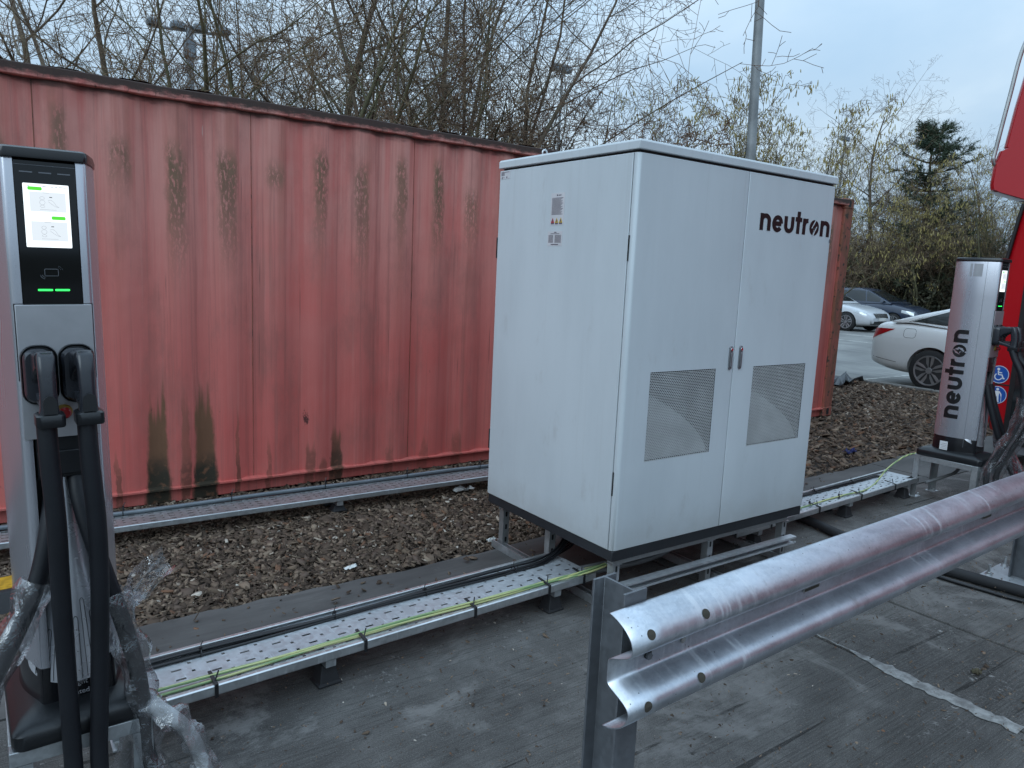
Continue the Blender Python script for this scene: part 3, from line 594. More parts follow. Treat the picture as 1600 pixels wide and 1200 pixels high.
# overhanging lid
m = MB(); o_ = 0.006
m.loft([[(x, y, z) for x, y in ((-e, -e), (W + e, -e), (W + e, D + e), (-e, D + e))] for z, e in ((ZS + 0.006, o_), (ZT - 0.012, o_), (ZT - 0.002, o_ - 0.006), (ZT + 0.010, -0.25))])
m.build('roof_lid', 'cabinet_paint', cab, bevel=0.004)
def door(x0, x1, vx0, vx1, outer_left):
    V0, V1 = 0.447, 0.866
    rl = 0.020 if outer_left else 0.004; rr = 0.004 if outer_left else 0.014
    prof = [(x0, 0.030)] + [(x0 + rl * (1 - math.cos(a)), rl * (1 - math.sin(a))) for a in np.linspace(0, math.pi / 2, 7)]
    nl = len(prof); prof += [(vx0, 0), (vx1, 0)] + [(x1 - rr * (1 - math.cos(a)), rr * (1 - math.sin(a))) for a in np.linspace(math.pi / 2, 0, 7)] + [(x1, 0.030)]
    zs = [ZB + 0.001, ZB + 0.004, V0, V1, ZS - 0.010, ZS - 0.006]; m = MB(); n = len(prof); rings = []
    for k, z in enumerate(zs): rings.append([(x, y + (0.004 if k in (0, 5) else 0), z) for x, y in prof])
    vs = [p for r in rings for p in r]; fs = []
    for k in range(len(zs) - 1):
        for i in range(n - 1):
            if k == 2 and i == nl: continue
            fs.append((k * n + i, k * n + i + 1, (k + 1) * n + i + 1, (k + 1) * n + i))
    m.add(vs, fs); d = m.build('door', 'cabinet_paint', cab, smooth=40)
    # punched grille: full bars and short staggered webs, a sheet 1.5 mm thick
    g_ = MB(); pz = 0.0076; px = 0.0138; nz = int((V1 - V0) / pz)
    for r in range(nz + 1):
        z = V0 + r * pz; g_.add([(vx0, 0.003, z), (vx1, 0.003, z), (vx1, 0.003, z + 0.0026), (vx0, 0.003, z + 0.0026)], [(0, 1, 2, 3)])
        if r == nz: break
        x = vx0 + (0 if r % 2 else -px / 2)
        while x < vx1:
            a, b = max(x, vx0), min(x + 0.0022, vx1)
            if b > a: g_.add([(a, 0.003, z + 0.0026), (b, 0.003, z + 0.0026), (b, 0.003, z + pz), (a, 0.003, z + pz)], [(0, 1, 2, 3)])
            x += px
    g_.build('vent_grille', 'vent_mesh', d, solid=0.0012)
    # sloping duct behind the grille
    q = MB(); q.loft([[(vx0 + 0.004 + (vx1 - vx0 - 0.008) * (1 - s_ ** 1.7) * t_ + 0.0, 0.016 + 0.17 * s_ * s_ + 0.05 * t_ * s_, V0 + 0.006 + (V1 - V0 - 0.06) * s_) for t_ in np.linspace(0, 1, 7)] for s_ in np.linspace(0, 0.97, 9)], False, False); q.build('air_duct', 'duct_grey', d)
    return d
dl = door(0.001, 0.7425, 0.162, 0.614, True); dr = door(0.7475, W - 0.001, 0.908, 1.361, False)
def door_handle(x, d):
    h = MB().prism([(x + p, 0.916 + q) for p, q in rrect(0.024, 0.118, 0.011)], -0.006, 0.001, lambda p, q, t: (p, t, q)).build('handle', 'handle_grey', d, bevel=0.002)
    MB().prism([(x + p, 0.905 + q) for p, q in rrect(0.013, 0.075, 0.006)], -0.011, -0.0062, lambda p, q, t: (p, t, q)).build('lever', 'handle_grey', h, bevel=0.002)
    MB().disc((x, -0.0062, 0.958), 0.0085, (0, -1, 0), 0.004).build('lock', 'chrome', h, bevel=0.001)
door_handle(0.716, dl); door_handle(0.792, dr)
# hinge slits on the front corner and rear corner of the side
for z in (0.30, 1.36):
    MB().box(-0.0035, 0.002, 0.026, 0.031, z, z + 0.11).build('hinge', 'seam_black', cab)
    MB().box(-0.004, 0.004, D - 0.004, D + 0.003, z, z + 0.11).build('hinge', 'seam_black', cab)
# rating labels on the side panel
def label_sheet(y0, y1, z0, z1, kind):
    l = MB().box(-0.0032, -0.0022, y0, y1, z0, z1).build('rating_label', 'label_paper', cab)
    m = MB(); h = z1 - z0; wd = y1 - y0
    def line(a, b, t, th=0.0022): m.box(-0.0040, -0.0034, y1 - wd * b, y1 - wd * a, z1 - h * t - th, z1 - h * t)
    if kind == 0:
        line(.42, .50, .05, .007); line(.55, .75, .06, .004)
        for k in range(16): line(.08, .9 - .2 * ((k * 37) % 5) / 5, .15 + .034 * k)
        for j in range(3): line(.08 + .3 * j, .30 + .3 * j, .93, .007)
    elif kind == 1:
        line(.45, .6, .05, .004); line(.2, .8, .15)
        for k in range(10): line(.06, .38, .26 + .055 * k, .0016); line(.5, .93, .26 + .055 * k, .0016)
        line(.25, .75, .88, .004)
    else:
        for k in range(4): line(.05, .9 if k == 0 else .4, .1 + .13 * k, .0025)
        line(.12, .2, .72, .009); line(.28, .4, .78, .003); line(.62, .7, .7, .009)
    m.build('print', 'label_ink', l)
    if kind == 0:
        for j, mt in enumerate(('label_red', 'hazard_yellow', 'hazard_yellow')):
            yc = y1 - wd * (.19 + .3 * j); zc = z1 - h * .86
            MB().prism([(yc - .013, zc - .011), (yc + .013, zc - .011), (yc, zc + .013)], -0.0042, -0.0034, lambda p, q, t: (t, p, q)).build('warning_triangle', mt, l)
            MB().box(-0.0048, -0.0043, yc - 0.003, yc + 0.003, zc - 0.007, zc + 0.005).build('print', 'label_ink', l)
label_sheet(0.481, 0.585, 1.525, 1.677, 0); label_sheet(0.486, 0.598, 1.425, 1.495, 1); label_sheet(0.945, 1.03, 1.774, 1.814, 2)
# lifting eyes on the roof
for ex, ey in ((0.10, 0.235), (0.10, 0.79), (W - 0.1, 0.1 + 0.6)):
    m = MB(); m.tube([(ex + 0.015 * math.cos(a), ey, ZT + 0.026 + 0.015 * math.sin(a)) for a in np.linspace(0, 2 * math.pi, 17)], 0.0045, 8, False); m.tube([(ex, ey, ZT - 0.012), (ex, ey, ZT + 0.014)], [0.014, 0.008], 10)
    m.build('lifting_eye', 'zinc_bright', cab, smooth=60)

# ---- stroke lettering "neutron"
def stroke(path, w, fn, mb, off=0.0):
    P = [Vector((p[0], p[1])) for p in path]; L_ = []; Rr = []
    for i, p in enumerate(P):
        t = (P[min(i + 1, len(P) - 1)] - P[max(i - 1, 0)]).normalized(); nrm = Vector((-t.y, t.x))
        L_.append(p + nrm * w / 2); Rr.append(p - nrm * w / 2)
    vs = [fn(q.x, q.y, off) for q in L_] + [fn(q.x, q.y, off) for q in Rr]; n = len(P)
    mb.add(vs, [(i, i + 1, n + i + 1, n + i) for i in range(n - 1)])
def lerp_path(a, b, n=6): return [(a[0] + (b[0] - a[0]) * t / n, a[1] + (b[1] - a[1]) * t / n) for t in range(n + 1)]
def arc(cx_, cy_, rx, ry, a0, a1, n=16): return [(cx_ + rx * math.cos(R(a0 + (a1 - a0) * k / n)), cy_ + ry * math.sin(R(a0 + (a1 - a0) * k / n))) for k in range(n + 1)]
def neutron(fn, black, white, parent):
    """x-height 1; fn(u, v, lift) -> xyz; total advance about 5.9; every letter a part"""
    w = 0.275
    def glyph(paths):
        m = MB()
        for k, p in enumerate(paths): stroke(p, w, fn, m, 0.0004 * k)
        return m.build('letter', black, parent)
    def n_(x): return [lerp_path((x + .125, 0), (x + .125, 1.02)), lerp_path((x + .125, .5), (x + .125, .60), 2) + arc(x + .415, .60, .29, .29, 180, 0) + lerp_path((x + .705, .6), (x + .705, 0))]
    glyph(n_(0.0))
    x = 1.00; glyph([arc(x + .40, .49, .30, .385, 4, 322, 28), lerp_path((x + .12, .49), (x + .70, .49))])
    x = 1.95; glyph([lerp_path((x + .125, 1.02), (x + .125, .42)) + arc(x + .405, .42, .28, .30, 180, 360) + lerp_path((x + .685, .42), (x + .685, 1.02))])
    x = 2.86; glyph([lerp_path((x + .27, 0), (x + .27, 1.40)), lerp_path((x + .0, .90), (x + .56, .90))])
    x = 3.52; glyph([lerp_path((x + .125, 0), (x + .125, 1.02)), arc(x + .44, .56, .315, .34, 180, 88, 8)])
    x = 4.12; m = MB(); c = (x + .42, .50); n = 28
    ring = [fn(c[0] + .42 * math.cos(2 * math.pi * k / n), c[1] + .50 * math.sin(2 * math.pi * k / n), 0) for k in range(n)]
    m.add(ring, [tuple(range(n))]); o_l = m.build('letter', black, parent)
    b1 = [(.50, 1.06), (.16, .44), (.40, .52), (.30, -.06), (.38, -.06), (.68, .60), (.44, .52), (.56, 1.06)]
    MB().add([fn(x + p * 1.0, q, 0.0006) for p, q in b1], [(0, 1, 2, 7), (2, 6, 7), (2, 3, 4, 6), (4, 5, 6)]).build('lightning_bolt', white, o_l)
    b2 = [(.52, .90), (.26, .50), (.47, .56), (.36, .14), (.58, .55), (.40, .48)]
    MB().add([fn(x + p, q, 0.0010) for p, q in b2], [(0, 1, 5, 2), (5, 3, 4, 2)]).build('bolt_core', black, o_l)
    x = 5.10; glyph(n_(x))
lw_ = (1.455 - 0.855) / 5.93; 
neutron(lambda u, v, e: (0.853 + u * lw_, -0.0012 - e, 1.840 - 0.29 + v * 0.0805 - 0.0), 'logo_black', 'cabinet_paint', dr)
MB().prism([(1.466 + p, 1.53 + q) for p, q in rrect(0.009, 0.02, 0.003)], -0.002, -0.001, lambda p, q, t: (p, t, q)).build('small_mark', 'icon_grey', dr)

# ================================================================ STRUT FRAME UNDER THE CABINET
fr = empty('support_frame', (0, 0, 0), 0, 'galvanised slotted strut frame carrying the white cabinet clear of the ground', 'frame')
def strut_leg(x, y, z0=0.0, z1=0.2735, face='y'):
    """41 mm open channel with slots"""
    a = 0.0205; t = 0.0025; m = MB(); s_ = -1
    m.box(x - a, x + a, y - a, y - a + t, z0, z1); m.box(x - a, x - a + t, y - a + t, y + a, z0, z1); m.box(x + a - t, x + a, y - a + t, y + a, z0, z1)
    o = m.build('leg', 'strut_steel', fr)
    for k in range(3):
        zc = z0 + 0.06 + 0.075 * k
        if zc < z1 - 0.03:
            MB().prism([(x + p, zc + q) for p, q in rrect(0.013, 0.03, 0.006)], y - a - 0.0008, y - a - 0.0002, lambda p, q, t_: (p, t_, q)).build('slot', 'seam_black', o)
    return o
for x in (0.085, 0.76, W - 0.075):
    for y in (0.075, 0.56, D - 0.06): strut_leg(x, y)
def channel(x0, x1, y0, y1, z0, z1, name, par=fr, mat='strut_steel'):
    """open-top channel between two corners"""
    t = 0.0025; m = MB()
    if x1 - x0 > y1 - y0:
        m.box(x0, x1, y0, y0 + t, z0, z1); m.box(x0, x1, y1 - t, y1, z0, z1); m.box(x0, x1, y0 + t, y1 - t, z0, z0 + t)
        m.box(x0, x1, y0 + t, y0 + 0.009, z1 - t, z1); m.box(x0, x1, y1 - 0.009, y1 - t, z1 - t, z1)
    else:
        m.box(x0, x0 + t, y0, y1, z0, z1); m.box(x1 - t, x1, y0, y1, z0, z1); m.box(x0 + t, x1 - t, y0, y1, z0, z0 + t)
        m.box(x0 + t, x0 + 0.009, y0, y1, z1 - t, z1); m.box(x1 - 0.009, x1 - t, y0, y1, z1 - t, z1)
    return m.build(name, mat, par)
for x in (0.041, 0.803, W - 0.119): channel(x, x + 0.041, 0.01, D - 0.005, 0.001, 0.042, 'foot_channel')
channel(0.06, W - 0.06, 0.052, 0.0535 + 0.0395, 0.2330, 0.2736, 'top_rail'); channel(0.06, W - 0.06, D - 0.08, D - 0.039, 0.2330, 0.2736, 'top_rail')
for x in (0.085, 0.76, W - 0.075):
    MB().box(x - 0.03, x + 0.03, 0.045, 0.105, 0.2322, 0.2328).build('bracket', 'zinc_bright', fr)
    MB().box(x - 0.019, x + 0.019, 0.0925, 0.0985, 0.20, 0.232).build('bracket', 'plinth_black', fr)
    MB().tube([(x + 0.03, 0.07, 0.09), (x + 0.052, 0.07, 0.09)], 0.008, 6).build('bolt', 'zinc_bright', fr)
# loose-ended strut across the front, open side forward
m = MB(); t = 0.0025; y0, y1, z0, z1 = 0.005, 0.046, 0.105, 0.146
m.box(0.02, 1.46, y1 - t, y1, z0, z1); m.box(0.02, 1.46, y0, y1 - t, z1 - t, z1); m.box(0.02, 1.46, y0, y1 - t, z0, z0 + t); m.box(0.02, 1.46, y0, y0 + t, z1 - 0.010, z1 - t); m.box(0.02, 1.46, y0, y0 + t, z0 + t, z0 + 0.010)
m.build('cross_strut', 'galvanised', fr)
# ================================================================ CABLE TRAYS
def tray(loc, rz, L, Wd, z, label, feet, lip=0.010, mat='galvanised', period=0.12, drop=0.028):
    t = empty('cable_tray', loc, rz, label, 'cable tray', 'perforated cable trays on black feet')
    # punched floor: slots along the run, then a row of round-ish holes
    m = MB(); ny = 5; yb = [0.0]
    rows_s = [(0.045 + (Wd - 0.10) * k / 3, 0.0115) for k in range(4)]; rows_d = [(0.03 + (Wd - 0.06) * k / 4, 0.0135) for k in range(5)]
    def strip(x0, x1, rows):
        """column x0..x1 with holes of given (y, height)"""
        y = 0.0
        for yc, h in rows:
            m.add([(x0, y, z), (x1, y, z), (x1, yc - h / 2, z), (x0, yc - h / 2, z)], [(0, 1, 2, 3)]); y = yc + h / 2
        m.add([(x0, y, z), (x1, y, z), (x1, Wd, z), (x0, Wd, z)], [(0, 1, 2, 3)])
    x = 0.0
    while x < L - period + 1e-6:
        strip(x, x + 0.02, []); strip(x + 0.02, x + 0.054, rows_s); strip(x + 0.054, x + 0.082, []); strip(x + 0.082, x + 0.094, rows_d); strip(x + 0.094, x + period, [])
        x += period
    if L > x: strip(x, L, [])
    m.build('tray_floor', mat, t, solid=0.0016)
    lip0 = lip
    for y0, sg in ((0.0, 1), (Wd, -1)):
        lip = lip0 + (0.008 if sg < 0 and mat == 'galvanised' else 0.0); a = MB(); pr = [(y0 - sg * 0.004, z - drop), (y0 - sg * 0.0065, z - drop + 0.004), (y0 - sg * 0.0065, z + lip - 0.004), (y0 - sg * 0.002, z + lip), (y0 + sg * 0.012, z + lip), (y0 + sg * 0.014, z + lip - 0.003), (y0 + sg * 0.012, z + lip - 0.005), (y0, z + lip - 0.004), (y0 - sg * 0.003, z + lip - 0.007), (y0 - sg * 0.003, z - drop)]
        a.prism(pr, 0.0, L, lambda p, q, tt: (tt, p, q)); a.build('tray_side', 'zinc_bright' if mat == 'galvanised' else mat, t, smooth=30)
    for fx in feet:
        w0, w1 = 0.047, 0.027; hz = z - drop - 0.030
        for yc in ((0.045, Wd - 0.045)):
            f = MB(); f.loft([[(fx + sx * w, yc + sy * w * 0.9, zz) for sx, sy in ((-1, -1), (1, -1), (1, 1), (-1, 1))] for zz, w in ((0.0, w0), (0.010, w0), (0.012, w0 - 0.006), (hz, w1))])
            f.build('foot_block', 'rubber_black', t, bevel=0.003)
        MB().box(fx - 0.0205, fx + 0.0205, 0.0, Wd, hz + 0.0005, z - drop - 0.0005).build('foot_strut', 'strut_steel', t)
    return t
tl = tray((-1.96, 0.097, 0), 0.046, 2.04, 0.30, 0.138, 'perforated galvanised cable tray between the near charger and the cabinet', (0.66, 1.80))
tr_ = tray((1.20, 0.225, 0), 0.046, 2.34, 0.24, 0.138, 'perforated galvanised cable tray between the cabinet and the far charger', (0.25, 1.33, 2.2))
tb = tray((-3.6, 2.085, 0), -0.024, 5.6, 0.24, 0.098, 'perforated grey cable tray running along the foot of the red container', (0.9, 3.12, 5.2), lip=0.008, mat='strut_steel', drop=0.026, period=0.10)
def tray_cables(tname, name, mat, tr, n, r, y0, x0, x1, z0, label, cat, amp=0.012, ties=(), up=None, tie_w=0.05):
    root = empty(name, tr.location, tr.rotation_euler.z, label, cat)
    k0 = int((x1 - x0) / 0.16) + 2
    for i in range(n):
        ph = random.random() * 6; pts = []
        for x in np.linspace(x0, x1, k0):
            pts.append((x, y0 + (i - (n - 1) / 2) * r * 1.7 + amp * math.sin(x * 2.3 + 0.8 * i) + 0.35 * amp * math.sin(x * 6.1 + ph), z0 + r + (r * 1.5 if i % 2 else 0) + 0.003 * math.sin(x * 5 + ph)))
        if up: pts += [(a, b + (i - (n - 1) / 2) * r * 1.7, c + (r * 1.5 if i % 2 else 0)) for a, b, c in up]
        MB().tube(smooth_path(pts, 4), r, 8).build('cable', mat, root, smooth=60)
    for x in ties:
        y = y0 + amp * math.sin(x * 2.3); m = MB(); hw = r * n * 1.1
        m.tube([(x + 0.004 * math.cos(a), y + hw * math.cos(a), z0 + r * 1.6 + r * 2.2 * math.sin(a)) for a in np.linspace(0, 2 * math.pi, 13)], 0.0028, 5, False)
        m.tube([(x, y + hw * 0.4, z0 + r * 3.6), (x + 0.012, y + hw * 0.7, z0 + r * 3.6 + 0.022)], 0.0022, 5); m.box(x - 0.005, x + 0.005, y - 0.004, y + 0.004, z0 + r * 3.3, z0 + r * 3.3 + 0.010)
        m.build('cable_tie', 'cable_black', root)
    return root
ZC = 0.139
tray_cables('l', 'cable_bundle', 'cable_black', tl, 4, 0.0058, 0.242, 0.02, 1.89, ZC, 'black cable bundle tied along the rear edge of the near cable tray', 'cables', 0.010, (0.26, 0.79, 1.22, 1.72), up=[(2.04, 0.27, 0.17), (2.19, 0.36, 0.22), (2.28, 0.45, 0.30)])
tray_cables('l', 'earth_cable', 'earth_cable', tl, 3, 0.0052, 0.042, 0.06, 1.80, ZC + 0.004, 'green and yellow earth wires along the front lip of the near cable tray', 'wires', 0.010, (), up=[(1.99, 0.01, 0.155), (2.18, 0.02, 0.17), (2.36, 0.12, 0.19), (2.55, 0.20, 0.28), (2.62, 0.22, 0.36)])
tray_cables('r', 'cable_bundle', 'cable_black', tr_, 3, 0.0058, 0.205, 0.05, 2.05, ZC, 'black cable bundle tied along the rear edge of the far cable tray', 'cables', 0.008, (0.7, 1.2, 1.7), up=[(2.16, 0.17, 0.125), (2.25, 0.06, 0.125), (2.36, 0.02, 0.16)])
tray_cables('r', 'earth_cable', 'earth_cable', tr_, 1, 0.0060, 0.05, 0.15, 1.55, ZC, 'single green and yellow earth wire curving over the far cable tray', 'wire', 0.020, (0.5, 0.9, 1.25), up=[(1.85, 0.10, 0.14), (2.10, 0.13, 0.22), (2.32, 0.10, 0.30), (2.45, 0.02, 0.33)])
tray_cables('b', 'conduit', 'steel_conduit', tb, 1, 0.014, 0.215, 0.02, 5.3, 0.100, 'grey flexible conduit tied on the tray along the container', 'conduit', 0.006, (0.5, 1.2, 1.9, 2.5, 3.1, 3.7, 4.3, 4.9))
# straps round the front lip of the near tray
for tr, xs_, nm in ((tl, (0.24, 0.80, 1.32, 1.74, 1.96), 'near'), (tr_, (0.35, 0.9, 1.45, 1.95), 'far')):
    for x in xs_:
        m = MB(); pr = [(-0.0105, 0.104), (-0.0105, 0.153), (0.075, 0.162), (0.075, 0.158), (-0.007, 0.1495), (-0.007, 0.104)]
        m.prism(pr, x - 0.006, x + 0.006, lambda p, q, t: (t, p, q)); m.tube([(x, 0.012, 0.154), (x + 0.018, 0.03, 0.180)], 0.003, 5); m.build('cable_tie', 'cable_black', tr)
# supply cables that rise into the cabinet
root = empty('cabinet_cable', (0, 0, 0), 0, 'thick grey and green supply cables rising into the cabinet underside', 'cables')
for i, (mt, rr) in enumerate((('conduit_grey', .014), ('conduit_grey', .014), ('earth_cable', .008), ('conduit_grey', .012))):
    o_ = 0.022 * i
    MB().tube(smooth_path([(0.05, 0.24 + o_, 0.125), (0.22, 0.22 + o_, 0.13), (0.42, 0.21 + o_, 0.13), (0.60 + o_, 0.20 + o_, 0.16), (0.70 + o_, 0.22 + o_, 0.24), (0.72 + o_, 0.24 + o_, 0.285)], 6), rr, 8).build('cable', mt, root, smooth=60)
for i in range(4):
    MB().tube(smooth_path([(0.10, 0.50 + 0.02 * i, 0.13), (0.22 + 0.03 * i, 0.53 + 0.03 * i, 0.15), (0.30 + 0.05 * i, 0.56 + 0.03 * i, 0.21), (0.34 + 0.05 * i, 0.58 + 0.02 * i, 0.285)], 6), 0.007, 7).build('cable', 'cable_black', root, smooth=60)
# black duct pipe across the yard
MB().tube(smooth_path([(2.14, 0.62, 0.032), (2.10, 0.30, 0.033), (2.03, 0.02, 0.033), (2.02, -0.40, 0.031), (2.07, -0.75, 0.031), (2.10, -1.10, 0.031), (2.02, -2.2, 0.031), (1.9, -3.2, 0.031)], 10), 0.030, 14).build('duct_pipe', 'rubber_black', None, smooth=60)
tag(bpy.data.objects['duct_pipe'], 'black flexible pipe lying across the concrete beneath the crash barrier', 'pipe')
MB().tube(smooth_path([(2.00, -0.2, 0.012), (1.955, -0.55, 0.012), (1.99, -0.85, 0.012), (2.02, -1.15, 0.012), (1.93, -2.2, 0.012)], 10), 0.011, 8).build('loose_cable', 'cable_black', None, smooth=60)
tag(bpy.data.objects['loose_cable'], 'thin black cable lying next to the black pipe', 'cable')

# ================================================================ CHARGE POINTS
HALF = [(x_ * 0.955 if x_ > 0.08 else x_, y_) for x_, y_ in [(0.068, -0.152), (0.086, -0.152), (0.095, -0.147), (0.103, -0.128), (0.118, -0.085), (0.131, -0.035), (0.1375, 0.01), (0.1375, 0.055), (0.128, 0.098), (0.108, 0.131), (0.080, 0.148), (0.040, 0.155), (0.001, 0.157)]]
def shell_x(y):
    for (x0, y0), (x1, y1) in zip(HALF[:-1], HALF[1:]):
        if y0 <= y <= y1: return x0 + (x1 - x0) * (y - y0) / (y1 - y0)
    return 0.13
def catmull2(pts, n=4): return [(p.x, p.y) for p in smooth_path([(a, b, 0) for a, b in pts], n)]
def charger(loc, rz, label):
    t = empty('charge_point', loc, rz, label, 'charger', 'charge points on steel stands')
    hf = catmull2(HALF, 2); n = len(hf)
    for sg in (1, -1):
        m = MB(); inner = [(max(0.0006, x - 0.012) if x < 0.1 else x - 0.012, y * 0.92) for x, y in hf]
        inner = [(max(0.0006, x * 0.90) if i else 0.068, y * 0.93) for i, (x, y) in enumerate(hf)]
        rings = []
        for z in (0.172, 0.25, 0.5, 0.9, 1.2, 1.468, 1.474):
            e = 0.99 if z > 1.47 else 1.0
            rings.append([(sg * x * e, y * e, z) for x, y in hf] + [(sg * x, y, z) for x, y in inner[::-1]])
        m.loft(rings); m.build('side_shell', 'silver_shell', t, smooth=35)
    full = hf + [(-x, y) for x, y in hf[::-1]]
    # top cap
    m = MB(); m.loft([[(x * s_, y * s_ - (0.004 if y < -0.1 else 0), z) for x, y in full] for z, s_ in ((1.4745, 1.0), (1.4745, 1.025), (1.486, 1.03), (1.498, 1.01), (1.503, 0.96))]); m.build('top_cap', 'black_gloss', t, smooth=35)
    # foot: black skirt and moulded base plate
    m = MB(); m.loft([[(x * s_, y * s_, z) for x, y in full] for z, s_ in ((0.03, 1.035), (0.09, 1.0), (0.168, 0.985), (0.19, 0.95))]); m.build('skirt', 'black_gloss', t, smooth=40)
    m = MB(); rr = lambda s_: rrect(0.325 * s_, 0.46 * s_, 0.03, 5)
    m.loft([[(x, y, z) for x, y in rr(s_)] for z, s_ in ((0.0005, 0.99), (0.004, 1.0), (0.040, 1.0), (0.047, 0.98), (0.062, 0.86), (0.075, 0.62))]); b_ = m.build('base_plate', 'black_plastic', t, smooth=35)
    for sx, sy in ((-1, -1), (1, -1), (-1, 1), (1, 1)):
        MB().disc((sx * 0.125, sy * 0.185, 0.050), 0.018, (sx * -0.12, sy * -0.1, 1), 0.006, 20, 0.016).build('bolt_cap', 'black_plastic', b_, smooth=40)
    # spine that closes the front between the shells
    MB().box(-0.067, 0.067, -0.09, 0.10, 0.11, 1.466).build('spine', 'black_plastic', t)
    # black glass head with screen
    hd = MB().box(-0.0675, 0.0675, -0.150, -0.092, 1.102, 1.470).build('display_glass', 'black_glass', t, bevel=0.002)
    F = -0.1512
    def flat(name, mat, x0, x1, z0, z1, par, lift=0.0): return MB().box(x0, x1, F - lift - 0.0006, F - lift, z0, z1).build(name, mat, par)
    MB().box(-0.0670, 0.0670, -0.1505, -0.1500, 1.4575, 1.4585).build('trim_line', 'icon_grey', hd)
    for x0 in (-0.055, -0.014, 0.027): flat('sensor_slot', 'icon_grey', x0, x0 + 0.028, 1.4385, 1.4415, hd)
    sc = MB().prism([(p, 1.331 + q) for p, q in rrect(0.100, 0.162, 0.002, 2)], F - 0.0006, F, lambda p, q, tt: (p, tt, q)).build('screen', 'screen_white', hd)
    for z0 in (1.3415, 1.2665): flat('screen_panel', 'screen_grey', -0.037, 0.042, z0, z0 + 0.050, sc, 0.001)
    for x0, z0 in ((-0.040, 1.395), (0.008, 1.322)): MB().prism([(x0 + 0.0155 + p, z0 + 0.0045 + q) for p, q in rrect(0.031, 0.009, 0.003, 3)], F - 0.0018, F - 0.0012, lambda p, q, tt: (p, tt, q)).build('status_pill', 'screen_green', sc)
    for zc in (1.366, 1.291):
        m = MB(); y_ = F - 0.0022
        def ln(a, b, w=0.0012): m.tube([(a[0], y_, a[1]), (b[0], y_, b[1])], w / 2, 4)
        # charging person outline and hand with card
        for cx_, cz_, rx, rz_ in ((-0.010, zc + 0.010, 0.005, 0.004), (-0.010, zc - 0.001, 0.006, 0.006), (-0.010, zc - 0.011, 0.005, 0.003)):
            p_ = [(cx_ + rx * math.cos(a), cz_ + rz_ * math.sin(a)) for a in np.linspace(0, 2 * math.pi, 11)]
            for a, b in zip(p_[:-1], p_[1:]): ln(a, b, 0.0009)
        hand = [(0.003, zc + 0.005), (0.010, zc + 0.006), (0.016, zc), (0.020, zc - 0.008), (0.026, zc - 0.012), (0.018, zc - 0.010), (0.010, zc - 0.004), (0.003, zc + 0.002)]
        for a, b in zip(hand[:-1], hand[1:]): ln(a, b, 0.0009)
        ln((-0.016, zc - 0.019), (0.020, zc - 0.019), 0.0010); ln((-0.008, zc + 0.0235), (0.006, zc + 0.0235), 0.0010)
        m.build('screen_print', 'screen_ink', sc); flat('screen_card', 'screen_black', 0.006, 0.012, zc + 0.012, zc + 0.014, sc, 0.0016)
    for x0, w_ in ((-0.040, 0.004), (-0.008, 0.009), (0.010, 0.006), (0.020, 0.005), (0.028, 0.016)): flat('screen_print', 'screen_ink', x0, x0 + w_, 1.4045, 1.4065, sc, 0.001)
    # contactless symbol and status lights
    m = MB(); y_ = F - 0.0005
    cp = [(p + 0.0, 1.185 + q) for p, q in rrect(0.030, 0.018, 0.002, 2)]; cp.append(cp[0])
    m.tube([(p, y_, q) for p, q in cp], 0.0006, 4, False)
    for s_, cx_, cz_, a0 in ((1, 0.013, 1.190, 10), (1, 0.013, 1.190, 10), (-1, -0.013, 1.180, 190)):
        for r_ in (0.008, 0.012): m.tube([(cx_ + r_ * math.cos(R(a0 + k * 14)), y_, cz_ + r_ * math.sin(R(a0 + k * 14))) for k in range(6)], 0.0006, 4)
    m.build('contactless_symbol', 'icon_grey', hd)
    for x0 in (-0.032, 0.006): MB().prism([(x0 + 0.016 + p, 1.139 + q) for p, q in rrect(0.033, 0.005, 0.002, 3)], F - 0.001, F, lambda p, q, tt: (p, tt, q)).build('status_light', 'led_green', hd)
    # connector plate
    cpl = MB().box(-0.086, 0.086, -0.156, -0.1505, 0.740, 1.1005).build('connector_plate', 'silver_plate', t, bevel=0.0015)
    MB().prism([(-0.0885, 0.90), (-0.0885, 1.1035), (0.0885, 1.1035), (0.0885, 0.90), (0.0872, 0.90), (0.0872, 1.1020), (-0.0872, 1.1020), (-0.0872, 0.90)], -0.1535, -0.151, lambda p, q, tt: (p, tt, q)).build('plate_joint', 'seam_black', t)
    MB().lathe([(0, 0.020), (0.004, 0.020), (0.007, 0.017)], (0.006, -0.1563, 0.811), (0, -1, 0), 24, True).build('emergency_ring', 'estop_yellow', cpl, smooth=40)
    MB().lathe([(0.0, 0.009), (0.012, 0.009), (0.013, 0.015), (0.020, 0.015), (0.024, 0.011)], (0.006, -0.1635, 0.811), (0, -1, 0), 24, True).build('emergency_stop', 'estop_red', cpl, smooth=40)
    for sx in (-1, 1):
        xh = sx * 0.0425
        hs = MB().loft([[(xh + p, y, 0.915 + q) for p, q in rrect(w_, h_, r_, 6)] for y, w_, h_, r_ in ((-0.1562, 0.083, 0.160, 0.034), (-0.163, 0.083, 0.160, 0.034), (-0.1665, 0.079, 0.156, 0.032), (-0.160, 0.070, 0.147, 0.028))]).build('holster', 'black_plastic', cpl, smooth=40)
        cn = MB().loft([[(xh - 0.004 + p, y, 0.915 + q) for p, q in rrect(w_, h_, r_, 6)] for y, w_, h_, r_ in ((-0.158, 0.066, 0.142, 0.026), (-0.186, 0.066, 0.142, 0.026), (-0.196, 0.056, 0.130, 0.022))]).build('connector', 'connector_plastic', t, smooth=45)
        gp = []
